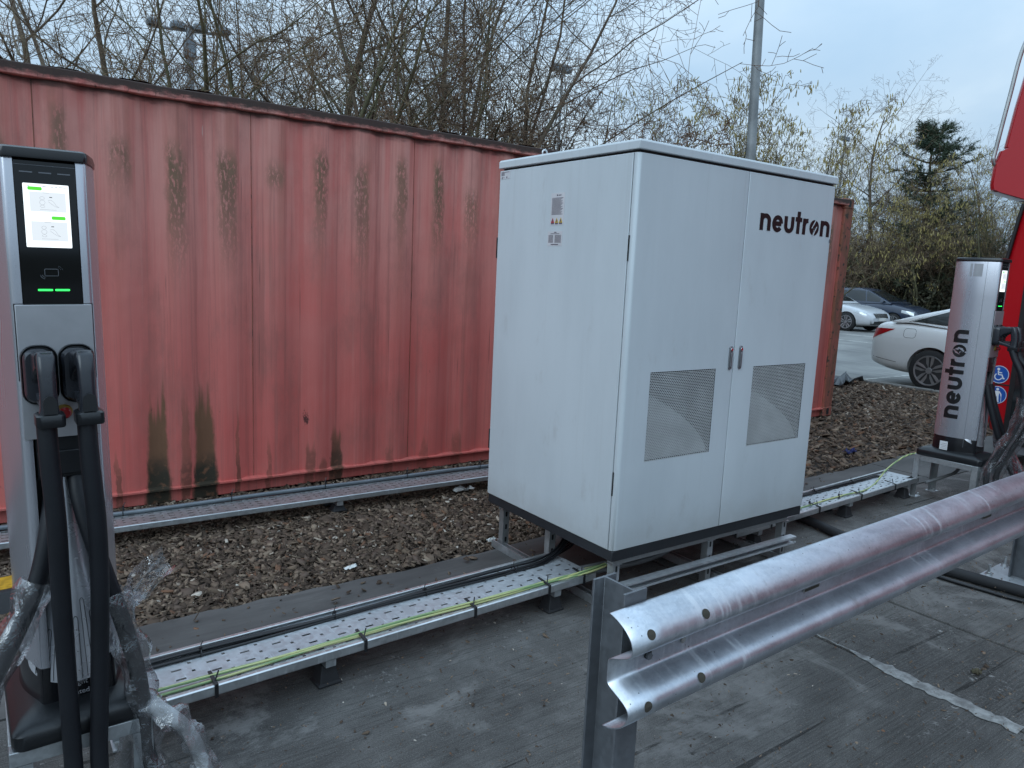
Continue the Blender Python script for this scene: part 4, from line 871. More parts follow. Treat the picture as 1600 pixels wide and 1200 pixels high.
        for z, w_, d_, yc in ((0.988, 0.034, 0.028, -0.262), (0.978, 0.040, 0.042, -0.268), (0.935, 0.039, 0.042, -0.278), (0.890, 0.037, 0.042, -0.284), (0.850, 0.040, 0.046, -0.284), (0.835, 0.046, 0.050, -0.282)):
            gp.append([(xh + 0.005 + p, yc + q, z) for p, q in rrect(w_, d_, min(w_, d_) * 0.36, 5)])
        MB().loft(gp).build('grip', 'connector_plastic', cn, smooth=45)
        MB().loft([[(xh + 0.004 + p, y, zc + q) for p, q in rrect(w_, h_, 0.012, 4)] for y, w_, h_, zc in ((-0.190, 0.054, 0.090, 0.935), (-0.215, 0.048, 0.062, 0.954), (-0.262, 0.044, 0.042, 0.966))]).build('barrel', 'connector_plastic', cn, smooth=45)
        MB().loft([[(xh + 0.004 + p, y, zc + q) for p, q in rrect(w_, h_, 0.008, 4)] for y, w_, h_, zc in ((-0.190, 0.040, 0.030, 0.862), (-0.230, 0.032, 0.024, 0.850), (-0.272, 0.036, 0.026, 0.838))]).build('lower_bridge', 'connector_plastic', cn, smooth=45)
        MB().loft([[(xh + 0.005 + p, -0.286 + q, z) for p, q in rrect(w_, d_, 0.012, 4)] for z, w_, d_ in ((0.836, 0.054, 0.060), (0.832, 0.064, 0.066), (0.806, 0.064, 0.066), (0.802, 0.060, 0.060))]).build('collar', 'black_plastic', cn, smooth=40)
        MB().prism([(xh + 0.005 + p, 0.866 + q) for p, q in arc(0, 0, 0.015, 0.018, 0, 180, 10) + [(-0.015, -0.028), (0.015, -0.028)]], -0.3195, -0.3145, lambda p, q, tt: (p, tt, q)).build('thumb_latch', 'seam_black', cn)
    # cable outlet box
    ob = MB().box(-0.064, 0.064, -0.140, -0.0905, 0.622, 0.7375).build('outlet_box', 'black_plastic', t, bevel=0.003)
    MB().box(-0.0625, 0.0625, -0.146, -0.1405, 0.632, 0.700).build('outlet_cover', 'black_plastic', ob, bevel=0.003)
    for sx in (-1, 1): MB().disc((sx * 0.055, -0.1466, 0.672), 0.004, (0, -1, 0), 0.003, 12).build('screw', 'chrome', ob)
    # flared bright front cowl with grooves
    def half_w(z): return float(np.interp(z, [0.10, 0.16, 0.28, 0.38, 0.50, 0.62], [0.124, 0.118, 0.090, 0.062, 0.038, 0.026]))
    def front_y(z): return float(np.interp(z, [0.10, 0.16, 0.28, 0.38, 0.50, 0.62], [-0.170, -0.168, -0.160, -0.148, -0.130, -0.108]))
    def cowl(a, z, e=0.0):
        w_ = half_w(z); return (w_ * math.sin(a), front_y(z) - e + (1 - math.cos(a)) * min(0.10, w_ * 0.95), z)
    m = MB(); zz = np.linspace(0.0, 1.0, 16); aa = np.linspace(-1.45, 1.45, 21)
    zlo = lambda a: 0.122 + 0.05 * (a / 1.45) ** 2
    m.loft([[cowl(a, zlo(a) + (0.62 - zlo(a)) * q) for a in aa] for q in zz], False, False); cw = m.build('front_cowl', 'cowl_silver', t, smooth=60)
    tops = (0.22, 0.255, 0.29, 0.325, 0.28, 0.32, 0.285, 0.24, 0.22)
    for i, tp in enumerate(tops):
        a0 = -0.95 + i * 0.235; m = MB(); du = 0.062
        path = [(a0 - du, z) for z in np.linspace(zlo(a0) + 0.006, tp, 8)] + [(a0 + du * math.cos(R(180 - 22.5 * k)), tp + 0.008 * math.sin(R(22.5 * k))) for k in range(1, 8)] + [(a0 + du, z) for z in np.linspace(tp, zlo(a0) + 0.006, 8)]
        m.tube([cowl(a, z, 0.0004) for a, z in path], 0.0009, 4); m.build('groove', 'seam_black', cw)
        for k in range(3):
            p = cowl(a0, zlo(a0) + 0.008 + (tp - 0.14) * ((k * 0.37 + i * 0.29) % 1.0), 0.0012); MB().disc(p, 0.0016, (math.sin(a0), -math.cos(a0), 0), 0.001, 8).build('rivet', 'chrome', cw)
    # final proportions: upper body slightly compressed, everything a little slimmer
    def remap(o):
        if not o.name.startswith('base_plate') and o.type == 'MESH':
            for v_ in o.data.vertices:
                z = v_.co.z; v_.co.z = z if z < 0.2 else (0.2 + (z - 0.2) * 1.14 if z < 0.6 else 0.927 * z + 0.0998); v_.co.x *= 0.95
            o.data.update()
        for c in o.children:
            if not o.name.startswith('base_plate'): remap(c)
    for c in list(t.children): remap(c)
    return t
chL = charger((-2.145, -0.050, 0.333), 0.02, 'silver and black charge point with lit screen and two plugs, at the left edge')
chL.rotation_euler = (0, -0.018, 0.02)
chR = copy_tree(chL); chR.rotation_euler = (0, 0, 0); chR.location = (3.665, 0.140, 0.333); chR.rotation_euler.z = 0.05
chR['label'] = 'silver charge point with black lettering up its side, before the red bus'
# lettering up the side of the far one
zu = 0.655 / 5.93
neutron(lambda u, v, e: (-0.952 * shell_x(-0.018 + v * 0.094) - 0.0024 - e, -0.018 + v * 0.094, 0.315 + u * zu), 'logo_black', 'silver_shell', chR)
lp = MB().box(-0.1325, -0.1312, 0.020, 0.075, 0.070, 0.135).build('rating_label', 'sign_white', chR)
for k in range(4): MB().box(-0.1332, -0.1327, 0.026, 0.068 - 0.008 * (k % 2), 0.080 + 0.012 * k, 0.0815 + 0.012 * k).build('print', 'label_ink', lp)
lp = MB().add([(-0.95 * shell_x(y) - 0.0012, y, z) for z in (1.36, 1.45) for y in (-0.05, -0.01, 0.03)], [(0, 1, 4, 3), (1, 2, 5, 4)]).build('rating_label', 'silver_plate', chR)
MB().add([(-0.95 * shell_x(-0.075) - 0.0012, -0.0755, 0.11), (-0.95 * shell_x(-0.075) - 0.0012, -0.0735, 0.11), (-0.95 * shell_x(-0.075) - 0.0012, -0.0735, 1.468), (-0.95 * shell_x(-0.075) - 0.0012, -0.0755, 1.468)], [(0, 1, 2, 3)]).build('shell_joint', 'icon_grey', chR)
# raised print on the near one's skirt
def text_mesh(body, size, name, mat, parent, M):
    cu = bpy.data.curves.new(name, 'FONT'); cu.body = body; cu.size = size; cu.extrude = 0.0003; tmp = bpy.data.objects.new('tmp', cu); COL.objects.link(tmp)
    me = bpy.data.meshes.new_from_object(tmp.evaluated_get(bpy.context.evaluated_depsgraph_get())); bpy.data.objects.remove(tmp, do_unlink=True)
    me.transform(M); return link(me, name, mat, parent)
RX = Matrix.Rotation(R(90), 4, 'X')
sk = [c for c in chL.children if c.name.startswith('skirt')][0]
text_mesh('eight 20', 0.019, 'print', 'print_white', sk, Matrix.Translation((-0.019, -0.1580, 0.106)) @ RX)
text_mesh('rated fr', 0.019, 'print', 'print_white', sk, Matrix.Translation((-0.019, -0.1585, 0.080)) @ RX)
# ---- steel stands
def stand(loc, label):
    t = empty('charger_stand', loc, 0, label, 'stand', 'steel stands under the charge points')
    hx, hy, h = 0.165, 0.225, 0.332
    for sx in (-1, 1):
        for sy in (-1, 1):
            x, y = sx * (hx - 0.02), sy * (hy - 0.02); m = MB()
            m.box(x - 0.03 if sx > 0 else x - 0.02, x + 0.02 if sx > 0 else x + 0.03, *(sorted((y + sy * 0.02, y + sy * 0.016))), 0.006, h - 0.041); m.box(*(sorted((x + sx * 0.02, x + sx * 0.016))), *(sorted((y + sy * 0.016, y - sy * 0.02))), 0.006, h - 0.041)
            lg = m.build('leg', 'strut_steel', t)
            MB().box(x - 0.035, x + 0.035, y - 0.035, y + 0.035, 0.0005, 0.0058).build('foot_plate', 'galvanised', lg)
            MB().tube([(x - sx * 0.022, y - sy * 0.022, 0.006), (x - sx * 0.022, y - sy * 0.022, 0.026)], 0.007, 6).build('anchor_bolt', 'zinc_bright', lg)
    m = MB(); m.box(-hx, hx, -hy, -hy + 0.04, h - 0.0405, h); m.box(-hx, hx, hy - 0.04, hy, h - 0.0405, h); m.box(-hx, -hx + 0.04, -hy + 0.0405, hy - 0.0405, h - 0.0405, h); m.box(hx - 0.04, hx, -hy + 0.0405, hy - 0.0405, h - 0.0405, h)
    m.build('top_frame', 'strut_steel', t, bevel=0.002)
    return t
stL = stand((-2.145, -0.050, 0), 'galvanised steel stand under the near charge point')
stR = copy_tree(stL); stR.location = (3.665, 0.140, 0); stR['label'] = 'galvanised four-legged stand under the far charge point'
for x, y in ((3.66, 0.30), (3.70, 0.16)):
    pass
MB().tube(smooth_path([(3.50, 0.26, 0.13), (3.64, 0.2, 0.17), (3.74, 0.15, 0.22), (3.72, 0.12, 0.34)], 6), 0.012, 8).build('feed_cable', 'conduit_grey', None, smooth=60); tag(bpy.data.objects['feed_cable'], 'grey feed cable looping under the far charge point', 'cable')

# ---- charging leads with torn clear film
def film(pts, r, seed, name='film_wrap', parent=None, amp=0.45, n=14):
    """crumpled sleeve round a path"""
    rg = np.random.default_rng(seed); P = smooth_path(pts, 10); rings = []; ref = None; ph = rg.uniform(0, 6, 8)
    for i, p in enumerate(P):
        t = (P[min(i + 1, len(P) - 1)] - P[max(i - 1, 0)]).normalized()
        if ref is None: ref = t.orthogonal().normalized()
        ref = (ref - t * ref.dot(t)).normalized(); b = t.cross(ref); ring = []
        for k in range(n):
            a = 2 * math.pi * k / n
            rr = r * (1 + amp * (0.45 * math.sin(3 * a + ph[0] + i * 0.31) * math.sin(i * 0.23 + ph[1]) + 0.30 * math.sin(4 * a + ph[2] - i * 0.33) + 0.05 * rg.normal() + 0.3 * math.sin(i * 0.6 + ph[3])))
            ring.append(p + (ref * math.cos(a) + b * math.sin(a)) * max(rr, r * 0.72))
        rings.append(ring)
    m = MB(); m.loft(rings, True, False); return m.build(name, 'plastic_film', parent, smooth=70)
def lead(pts, label, films, grp='charging leads', r=0.0215, seed=1):
    root = empty('charging_lead', (0, 0, 0), 0, label, 'cable', grp)
    P = smooth_path(pts, 10); MB().tube(P, r, 16).build('cable', 'cable_rubber', root, smooth=60)
    for k, (a, b) in enumerate(films):
        film(pts[a:b], r * 1.75, seed + k, parent=root)
    return root
def cl(x, y, z): return (-2.150 + x, y, z)
def cl(x, y, z): return (-2.145 + x, y, z)
lead([cl(-0.053, -0.336, 1.182), cl(-0.050, -0.342, 1.08), cl(-0.043, -0.342, 0.940), cl(-0.041, -0.335, 0.780), cl(-0.037, -0.320, 0.615), cl(-0.033, -0.315, 0.447), cl(-0.030, -0.32, 0.270), cl(-0.03, -0.36, 0.10), cl(-0.10, -0.44, 0.024), cl(-0.26, -0.42, 0.022), cl(-0.36, -0.29, 0.14), cl(-0.30, -0.29, 0.36), cl(-0.215, -0.275, 0.49), cl(-0.135, -0.262, 0.645), cl(-0.083, -0.245, 0.765), cl(-0.050, -0.215, 0.90), cl(-0.034, -0.165, 1.005)],
     'left black charging lead hanging from its plug, near charge point', [(10, 15)], seed=3)
lead([cl(0.030, -0.336, 1.182), cl(0.033, -0.342, 1.08), cl(0.042, -0.342, 0.930), cl(0.044, -0.335, 0.773), cl(0.040, -0.320, 0.600), cl(0.034, -0.315, 0.425), cl(0.028, -0.32, 0.254), cl(0.04, -0.37, 0.10), cl(0.11, -0.46, 0.024), cl(0.20, -0.44, 0.03), cl(0.185, -0.30, 0.10), cl(0.152, -0.262, 0.21), cl(0.145, -0.260, 0.33), cl(0.133, -0.260, 0.46), cl(0.112, -0.258, 0.57), cl(0.080, -0.250, 0.70), cl(0.046, -0.240, 0.83), cl(0.022, -0.205, 0.94), cl(0.016, -0.165, 1.01)],
     'right black charging lead hanging from its plug, near charge point', [(9, 16)], seed=8)
root = empty('wrapped_coil', (0, 0, 0), 0, 'loop of cable in crinkled clear film on the yard next to the near stand', 'cable')
coil = [cl(0.10, -0.10, 0.03), cl(0.125, -0.18, 0.22), cl(0.150, -0.25, 0.35), cl(0.198, -0.30, 0.335), cl(0.243, -0.31, 0.280), cl(0.276, -0.32, 0.195), cl(0.290, -0.36, 0.10), cl(0.24, -0.48, 0.05), cl(0.10, -0.52, 0.13), cl(0.04, -0.50, 0.15), cl(-0.02, -0.48, 0.05)]
MB().tube(smooth_path(coil, 8), 0.0200, 14).build('cable', 'cable_grey', root, smooth=60); film(coil, 0.029, 21, parent=root, amp=0.75)
# torn flag of film sticking out to the right of the near charge point
root = empty('torn_film', (0, 0, 0), 0, 'torn flap of clear plastic film sticking up right of the near charge point', 'plastic film')
m = MB(); rg = np.random.default_rng(5); rows = []
A = [cl(0.098, -0.245, 0.60), cl(0.106, -0.235, 0.665), cl(0.128, -0.235, 0.73), cl(0.165, -0.25, 0.775), cl(0.203, -0.245, 0.808)]; B = [cl(0.112, -0.27, 0.59), cl(0.125, -0.265, 0.655), cl(0.168, -0.245, 0.662), cl(0.205, -0.235, 0.700), cl(0.242, -0.245, 0.732)]
for k in range(15):
    t = k / 14 * 4; i = min(3, int(t)); f_ = t - i; a = Vector(A[i]).lerp(Vector(A[i + 1]), f_); b = Vector(B[i]).lerp(Vector(B[i + 1]), f_)
    rows.append([a.lerp(b, j / 9) + Vector((0.0015 * rg.normal(), 0.016 * math.sin(j * 1.1 + k * 0.3) + 0.010 * abs(math.sin(j * 2.3 - k * 0.5)) + 0.0015 * rg.normal(), 0.0015 * rg.normal() - 0.030 * math.sin(j / 9 * math.pi) * max(0, (k - 8) / 6))) for j in range(10)])
m.loft(rows, False, False); m.build('film', 'plastic_film', root, smooth=70)
# leads on the far charge point, almost wholly wrapped
def cr(x, y, z): return (3.665 + x, y, z)
for k, (x0, sd, nm) in enumerate(((-0.040, 31, 'left'), (0.045, 37, 'right'))):
    e = 0.03 * k
    lead([cr(x0 + 0.004, -0.146, 1.182), cr(x0, -0.175, 1.12), cr(x0 - 0.01, -0.230 - e, 1.02), cr(x0 - 0.01, -0.262 - e, 0.86), cr(x0 - 0.02, -0.250 - e, 0.66), cr(x0 - 0.04, -0.180 - e, 0.46), cr(x0 - 0.07, -0.125 - e, 0.27), cr(x0 - 0.06, -0.20, 0.07), cr(x0 + 0.03, -0.34, 0.05), cr(x0 + 0.10, -0.30, 0.16), cr(x0 + 0.08, -0.20, 0.36), cr(x0 + 0.03, -0.13, 0.55), cr(x0 * 0.8, -0.06, 0.76), cr(x0 * 0.7, -0.01, 0.92)],
         'film-wrapped charging lead on the %s plug of the far charge point' % nm, [(3, 8), (8, 12)], seed=sd)

# ================================================================ CRASH BARRIER
bar = empty('crash_barrier', (-1.005, -1.036, 0), 0.0364, 'new galvanised crash barrier with a double-waved beam on steel posts, in front', 'barrier')
ZM = 0.548
HP = [(0.006, 0.160), (-0.008, 0.157), (-0.030, 0.149), (-0.056, 0.134), (-0.075, 0.114), (-0.083, 0.092), (-0.079, 0.076), (-0.066, 0.064), (-0.036, 0.050), (-0.014, 0.041), (-0.003, 0.033), (0.0, 0.022), (0.0, 0.008)]
prof = HP + [(y, -z) for y, z in HP[::-1]]
prof = [(p.x, p.y) for p in smooth_path([(a, b, 0) for a, b in prof], 3)]
m = MB(); BL = 5.4; xs = np.linspace(0.0, BL, 46)
m.loft([[(x, y + 0.0015 * math.sin(x * 3), ZM + z) for y, z in prof] for x in xs], False, False); bm_ = m.build('beam', 'barrier_steel', bar, smooth=50, solid=0.004)
SL = [0.0]
for (y0, z0), (y1, z1) in zip(prof[:-1], prof[1:]): SL.append(SL[-1] + math.hypot(y1 - y0, z1 - z0))
PY = [p[0] for p in prof]; PZ = [p[1] for p in prof]
def on_beam(x, s_, lift):
    """beam surface at girth s_, lifted along its outward normal"""
    f = lambda q: (float(np.interp(q, SL, PY)), float(np.interp(q, SL, PZ)))
    y, z = f(s_); ya, za = f(s_ - 0.004); yb, zb_ = f(s_ + 0.004); t_ = Vector((0, yb - ya, zb_ - za)).normalized(); nr = Vector((0, t_.z, -t_.y))
    return Vector((x, y, ZM + z)) + nr * lift
def beam_hole(x, z, rx, rz_, mat='seam_black', nm='splice_hole'):
    s0 = SL[min(range(len(prof)), key=lambda i: abs(prof[i][1] - z))]; n = 20; m = MB()
    rim = [on_beam(x + rx * math.cos(2 * math.pi * k / n), s0 + rz_ * math.sin(2 * math.pi * k / n), 0.0030) for k in range(n)]
    m.add(rim + [on_beam(x, s0, 0.0032)], [(k, (k + 1) % n, n) for k in range(n)]); m.build(nm, mat, bm_)
simple('hole_dark', (0.05, 0.043, 0.032), 0.9)  # dark brown painted for the shade seen through beam holes and slots
for x in (0.075, 0.30):
    beam_hole(x, 0.112, 0.015, 0.0135, 'hole_dark'); beam_hole(x, -0.085 if x < 0.1 else -0.078, 0.015, 0.0135, 'hole_dark')
beam_hole(0.305, 0.0, 0.010, 0.010, 'mortar'); beam_hole(0.155, 0.0, 0.015, 0.013, 'seam_black')
MB().disc((0.155, -0.002, ZM), 0.011, (0, -1, 0), 0.009, 6).build('bolt', 'post_steel', bm_)
for x in (0.98, 2.47, 3.9):
    MB().prism([(x + p, ZM + 0.004 + q) for p, q in rrect(0.105, 0.014, 0.006)], -0.0042, -0.0032, lambda p, q, t: (p, t, q)).build('slot', 'mortar', bm_)
    MB().prism([(x + p, ZM + 0.004 + q) for p, q in rrect(0.090, 0.0085, 0.004)], -0.0056, -0.0046, lambda p, q, t: (p, t, q)).build('slot_shadow', 'hole_dark', bm_)
beam_hole(1.75, 0.0, 0.011, 0.011, 'mortar')
def hpost(x, top, y0=0.012, dep=0.125, fl=0.088, plate=True):
    p = MB(); t = 0.008
    p.prism([(-fl / 2, 0), (fl / 2, 0), (fl / 2, t), (t * .45, t), (t * .45, dep - t), (fl / 2, dep - t), (fl / 2, dep), (-fl / 2, dep), (-fl / 2, dep - t), (-t * .45, dep - t), (-t * .45, t), (-fl / 2, t)], 0.014, top, lambda a, b, z: (x + a, y0 + b, z))
    o = p.build('post', 'post_steel', bar, bevel=0.0012)
    if plate:
        b = MB().box(x - 0.15, x + 0.15, y0 + dep / 2 - 0.17, y0 + dep / 2 + 0.17, 0.0005, 0.0135).build('post_plate', 'galvanised', o, bevel=0.002)
        for sx in (-1, 1):
            for sy in (-1, 1):
                c = (x + sx * 0.115, y0 + dep / 2 + sy * 0.135); q = MB(); q.tube([(c[0], c[1], 0.0138), (c[0], c[1], 0.075)], 0.008, 8); q.tube([(c[0], c[1], 0.0145), (c[0], c[1], 0.030)], 0.016, 6); q.tube([(c[0], c[1], 0.0138), (c[0], c[1], 0.017)], 0.020, 14); q.build('anchor_bolt', 'estop_yellow' if False else 'zinc_bright', o)
hpost(0.105, 0.742, plate=True); hpost(3.37, 0.70)
# ================================================================ PARKED CARS
from mathutils.bvhtree import BVHTree
def apply_mods(o):
    dg = bpy.context.evaluated_depsgraph_get(); me = bpy.data.meshes.new_from_object(o.evaluated_get(dg)); old = o.data; o.modifiers.clear(); o.data = me; return o
CARS = {
 'sedan': dict(L=4.92, W=0.925, ra=1.13, fa=0.86, r=0.335, H=1.47,
   deck=[(-2.46, .70), (-2.43, .86), (-2.36, 1.035), (-2.20, 1.075), (-1.75, 1.11), (-1.2, 1.06), (0, 0.98), (1.0, 0.98), (1.6, 0.92), (2.15, 0.80), (2.38, .66), (2.46, .52)],
   roof=[(-2.05, 1.085), (-1.6, 1.25), (-1.15, 1.385), (-.6, 1.455), (-.1, 1.465), (.25, 1.42), (.65, 1.25), (1.10, 0.985)]),
 'hatch': dict(L=4.55, W=0.91, ra=0.88, fa=0.92, r=0.325, H=1.58,
   deck=[(-2.27, .72), (-2.24, .95), (-2.18, 1.05), (-2.0, 1.08), (-1.5, 1.06), (-.9, 1.03), (0, 1.0), (.9, 1.03), (1.45, 0.99), (1.95, .86), (2.18, .70), (2.27, .52)],
   roof=[(-2.20, 1.075), (-2.05, 1.30), (-1.75, 1.48), (-1.1, 1.56), (-.3, 1.58), (.1, 1.52), (.6, 1.30), (1.20, 1.03)]),
}
def car(label, kind, paint_, loc, heading, rear_detail=True, glassy=True, name='parked_car'):
    S = CARS[kind]; L, W_, r = S['L'], S['W'], S['r']; xr, xf = -L / 2 + S['ra'], L / 2 - S['fa']
    t = empty(name, loc, heading, label, 'car', 'cars standing in the car park')
    dx = [a for a, b in S['deck']]; dz = [b for a, b in S['deck']]
    def zb(x): return float(np.interp(x, [-L / 2, -L / 2 + .5, xf + .3, L / 2 - .1, L / 2], [.34, .22, .19, .22, .32]))
    def hw(x): return W_ * float(np.interp(x, [-L / 2, -L / 2 + .04, -L / 2 + .15, -L / 2 + .45, -.9, .9, L / 2 - .55, L / 2 - .22, L / 2 - .06, L / 2], [.70, .80, .90, .965, 1, 1, .97, .90, .76, .62]))
    st = sorted(set([-L / 2, -L / 2 + .03, -L / 2 + .10, -L / 2 + .22, -L / 2 + .45, xr - .35, xr, xr + .4, -.5, 0, .5, xf - .4, xf, xf + .35, L / 2 - .35, L / 2 - .18, L / 2 - .08, L / 2 - .02, L / 2]))
    m = MB(); rings = []
    for x in st:
        w, z0, z1 = hw(x), zb(x), float(np.interp(x, dx, dz)); h = z1 - z0
        half = [(0, z0), (w * .80, z0), (w * .955, z0 + .06), (w * .985, z0 + .16), (w, z0 + h * .52), (w * .995, z0 + h * .66), (w * .965, z0 + h * .84), (w * .90, z1 - .012), (w * .55, z1 + .012), (0, z1 + .018)]
        rings.append([(x, y, z) for y, z in half] + [(x, -y, z) for y, z in half[-2:0:-1]])
    m.loft(rings); body = m.build('body', paint_, t, smooth=180, subsurf=2)
    for x in (xr, xf):
        for sy in (-1, 1):
            c = MB().tube([(x, sy * (W_ - .24), r - .0), (x, sy * (W_ + .2), r - .0)], r + 0.042, 32).build('cut', 'trim_black'); c.parent = t
            b = body.modifiers.new('b', 'BOOLEAN'); b.object = c; b.operation = 'DIFFERENCE'; b.solver = 'EXACT'
    bpy.context.view_layer.update(); cuts = [m_.object for m_ in body.modifiers if m_.type == 'BOOLEAN']; apply_mods(body)
    for c in cuts: bpy.data.objects.remove(c, do_unlink=True)
    body.data.materials.clear(); body.data.materials.append(MAT[paint_]); body.data.shade_smooth(); body.data.set_sharp_from_angle(angle=R(40))
    # cabin
    rx = [a for a, b in S['roof']]; rz_ = [b for a, b in S['roof']]; m = MB(); rings = []
    for x in np.linspace(rx[0], rx[-1], 22):
        zr = float(np.interp(x, rx, rz_)); zl = float(np.interp(x, dx, dz)) - .03; f = min(1, max(0.02, (zr - zl) / .45)); wb = W_ * .90; wr = wb - .20 * f
        half = [(wb, zl), (wb * .6 + wr * .4 + .012, zl * .6 + zr * .4), (wr + .03, zr - .07 * f), (wr - .03, zr - .02 * f), (wr * .6, zr + .012 * f), (0, zr + .02 * f)]
        rings.append([(x, y, z) for y, z in half] + [(x, -y, z) for y, z in half[-2::-1]])
    m.loft(rings, False, False); cabin = m.build('cabin', paint_, t, smooth=180, subsurf=1); bpy.context.view_layer.update(); apply_mods(cabin); cabin.data.materials.clear(); cabin.data.materials.append(MAT[paint_])
    def tree_of(*obs):
        vs, fs = [], []
        for o in obs:
            b = len(vs); vs += [v.co.copy() for v in o.data.vertices]; fs += [tuple(i + b for i in p.vertices) for p in o.data.polygons]
        return BVHTree.FromPolygons(vs, fs)
    BV = tree_of(body, cabin)
    def hit(p, d):
        lo, nr, i, di = BV.ray_cast(Vector(p), Vector(d), 6.0)
        return (lo, nr if nr.dot(Vector(d)) < 0 else -nr) if lo is not None else None
    def proj(kind_, u, v, side=1):
        if kind_ == 'side': return hit((u, side * 2.0, v), (0, -side, 0))
        if kind_ == 'rear': return hit((-4, u, v), (1, 0, 0))
        if kind_ == 'front': return hit((4, u, v), (-1, 0, 0))
        return hit((u, v, 3.0), (0, 0, -1))
    def patch(name_, mat, q, k, side=1, n=6, lift=0.005, par=None):
        a, b, c, d = [Vector((x[0], x[1])) for x in q]; m_ = MB(); rows = []
        for i in range(n + 1):
            row = []
            for j in range(n + 1):
                p = (a.lerp(b, j / n)).lerp(d.lerp(c, j / n), i / n); hh = proj(k, p.x, p.y, side)
                if hh is None: return None
                row.append(hh[0] + hh[1] * lift)
            rows.append(row)
        m_.loft(rows, False, False); return m_.build(name_, mat, par or t, smooth=60)
    def seam(name_, pts, k, side=1, r_=0.004, mat='trim_black'):
        P = []
        for a, b in zip(pts[:-1], pts[1:]):
            for i in range(6):
                hh = proj(k, a[0] + (b[0] - a[0]) * i / 6, a[1] + (b[1] - a[1]) * i / 6, side)
                if hh: P.append(hh[0])
        if len(P) > 2: MB().tube(P, r_, 5).build(name_, mat, t)
    def zroof(x): return float(np.interp(x, rx, rz_))
    def zdeck(x): return float(np.interp(x, dx, dz))
    sed = kind == 'sedan'
    for s in (1, -1):
        # side glass
        if sed:
            patch('side_window', 'car_glass', [(-1.72, 1.10), (-0.85, 1.05), (-0.85, 1.36), (-1.16, 1.31)], 'side', s)
            patch('side_window', 'car_glass', [(-0.80, 1.05), (0.12, 1.02), (0.02, 1.385), (-0.80, 1.375)], 'side', s)
            patch('side_window', 'car_glass', [(0.18, 1.02), (0.92, 1.02), (0.52, 1.25), (0.08, 1.38)], 'side', s)
            seam('window_trim', [(-1.78, 1.085), (-1.2, 1.045), (0, 1.005), (0.95, 1.0)], 'side', s, 0.007, 'chrome'); seam('window_trim', [(-1.78, 1.085), (-1.19, 1.335), (-0.8, 1.395), (0, 1.40)], 'side', s, 0.007, 'chrome')
            seam('door_joint', [(-0.83, 1.03), (-0.85, .75), (-1.02, .58), (-0.95, .30)], 'side', s); seam('door_joint', [(0.15, 1.0), (0.13, .28)], 'side', s); seam('crease', [(-2.2, .80), (-1.3, .82), (-.3, .79), (1.2, .74)], 'side', s, 0.003, paint_)
            seam('sill_crease', [(-2.35, .46), (-1.80, .40)], 'side', s, 0.004)
            fl = [(-1.72 + p, .905 + q) for p, q in rrect(.20, .15, .05)]; fl.append(fl[0])
            if s == -1: seam('fuel_flap', fl, 'side', s, 0.003)
            patch('door_handle', 'chrome', [(-.55, .885), (-.33, .88), (-.33, .905), (-.55, .91)], 'side', s, 3, 0.02)
            patch('tail_light', 'lamp_red', [(-2.42, .755), (-2.10, .90), (-1.98, .955), (-2.36, .945)], 'side', s, 8, 0.006)
        else:
            patch('side_window', 'car_glass', [(-1.85, 1.12), (-0.75, 1.07), (-0.75, 1.46), (-1.62, 1.42)], 'side', s); patch('side_window', 'car_glass', [(-0.70, 1.07), (0.15, 1.06), (0.02, 1.47), (-0.70, 1.47)], 'side', s); patch('side_window', 'car_glass', [(0.20, 1.06), (1.0, 1.06), (0.55, 1.29), (0.08, 1.47)], 'side', s)
            seam('door_joint', [(-0.73, 1.05), (-0.75, .30)], 'side', s); seam('door_joint', [(0.17, 1.02), (0.15, .28)], 'side', s)
        xh = L / 2
        patch('headlight', 'lamp_clear', [(xh - .62, .70), (xh - .17, .60), (xh - .20, .735), (xh - .62, .80)], 'side', s, 6, 0.006)
        patch('mirror', paint_, [(.78, 1.03), (.92, 1.03), (.92, 1.12), (.80, 1.13)], 'side', s, 2, 0.09)
    patch('windscreen', 'car_glass', [(.32 if sed else .22, -.52), (.98 if sed else 1.05, -.64), (.98 if sed else 1.05, .64), (.32 if sed else .22, .52)], 'top', 1, 8)
    patch('rear_window', 'car_glass', [(-1.92 if sed else -2.12, -.58), (-1.22 if sed else -1.85, -.50), (-1.22 if sed else -1.85, .50), (-1.92 if sed else -2.12, .58)], 'top', 1, 8)
    patch('grille', 'trim_black', [(-.42, .52), (.42, .52), (.46, .68), (-.46, .68)], 'front', 1, 8); patch('lower_grille', 'trim_black', [(-.62, .28), (.62, .28), (.66, .40), (-.66, .40)], 'front', 1, 8)
    pl = patch('number_plate', 'plate_white', [(-.26, .42), (.26, .42), (.26, .53), (-.26, .53)], 'front', 1, 4, 0.02)
    for k in range(3): patch('grille_bar', 'chrome', [(-.42, .55 + .045 * k), (.42, .55 + .045 * k), (.43, .562 + .045 * k), (-.43, .562 + .045 * k)], 'front', 1, 6, 0.012)
    patch('number_plate', 'hazard_yellow', [(-.26, .78), (.26, .78), (.26, .89), (-.26, .89)], 'rear', 1, 4, 0.01)
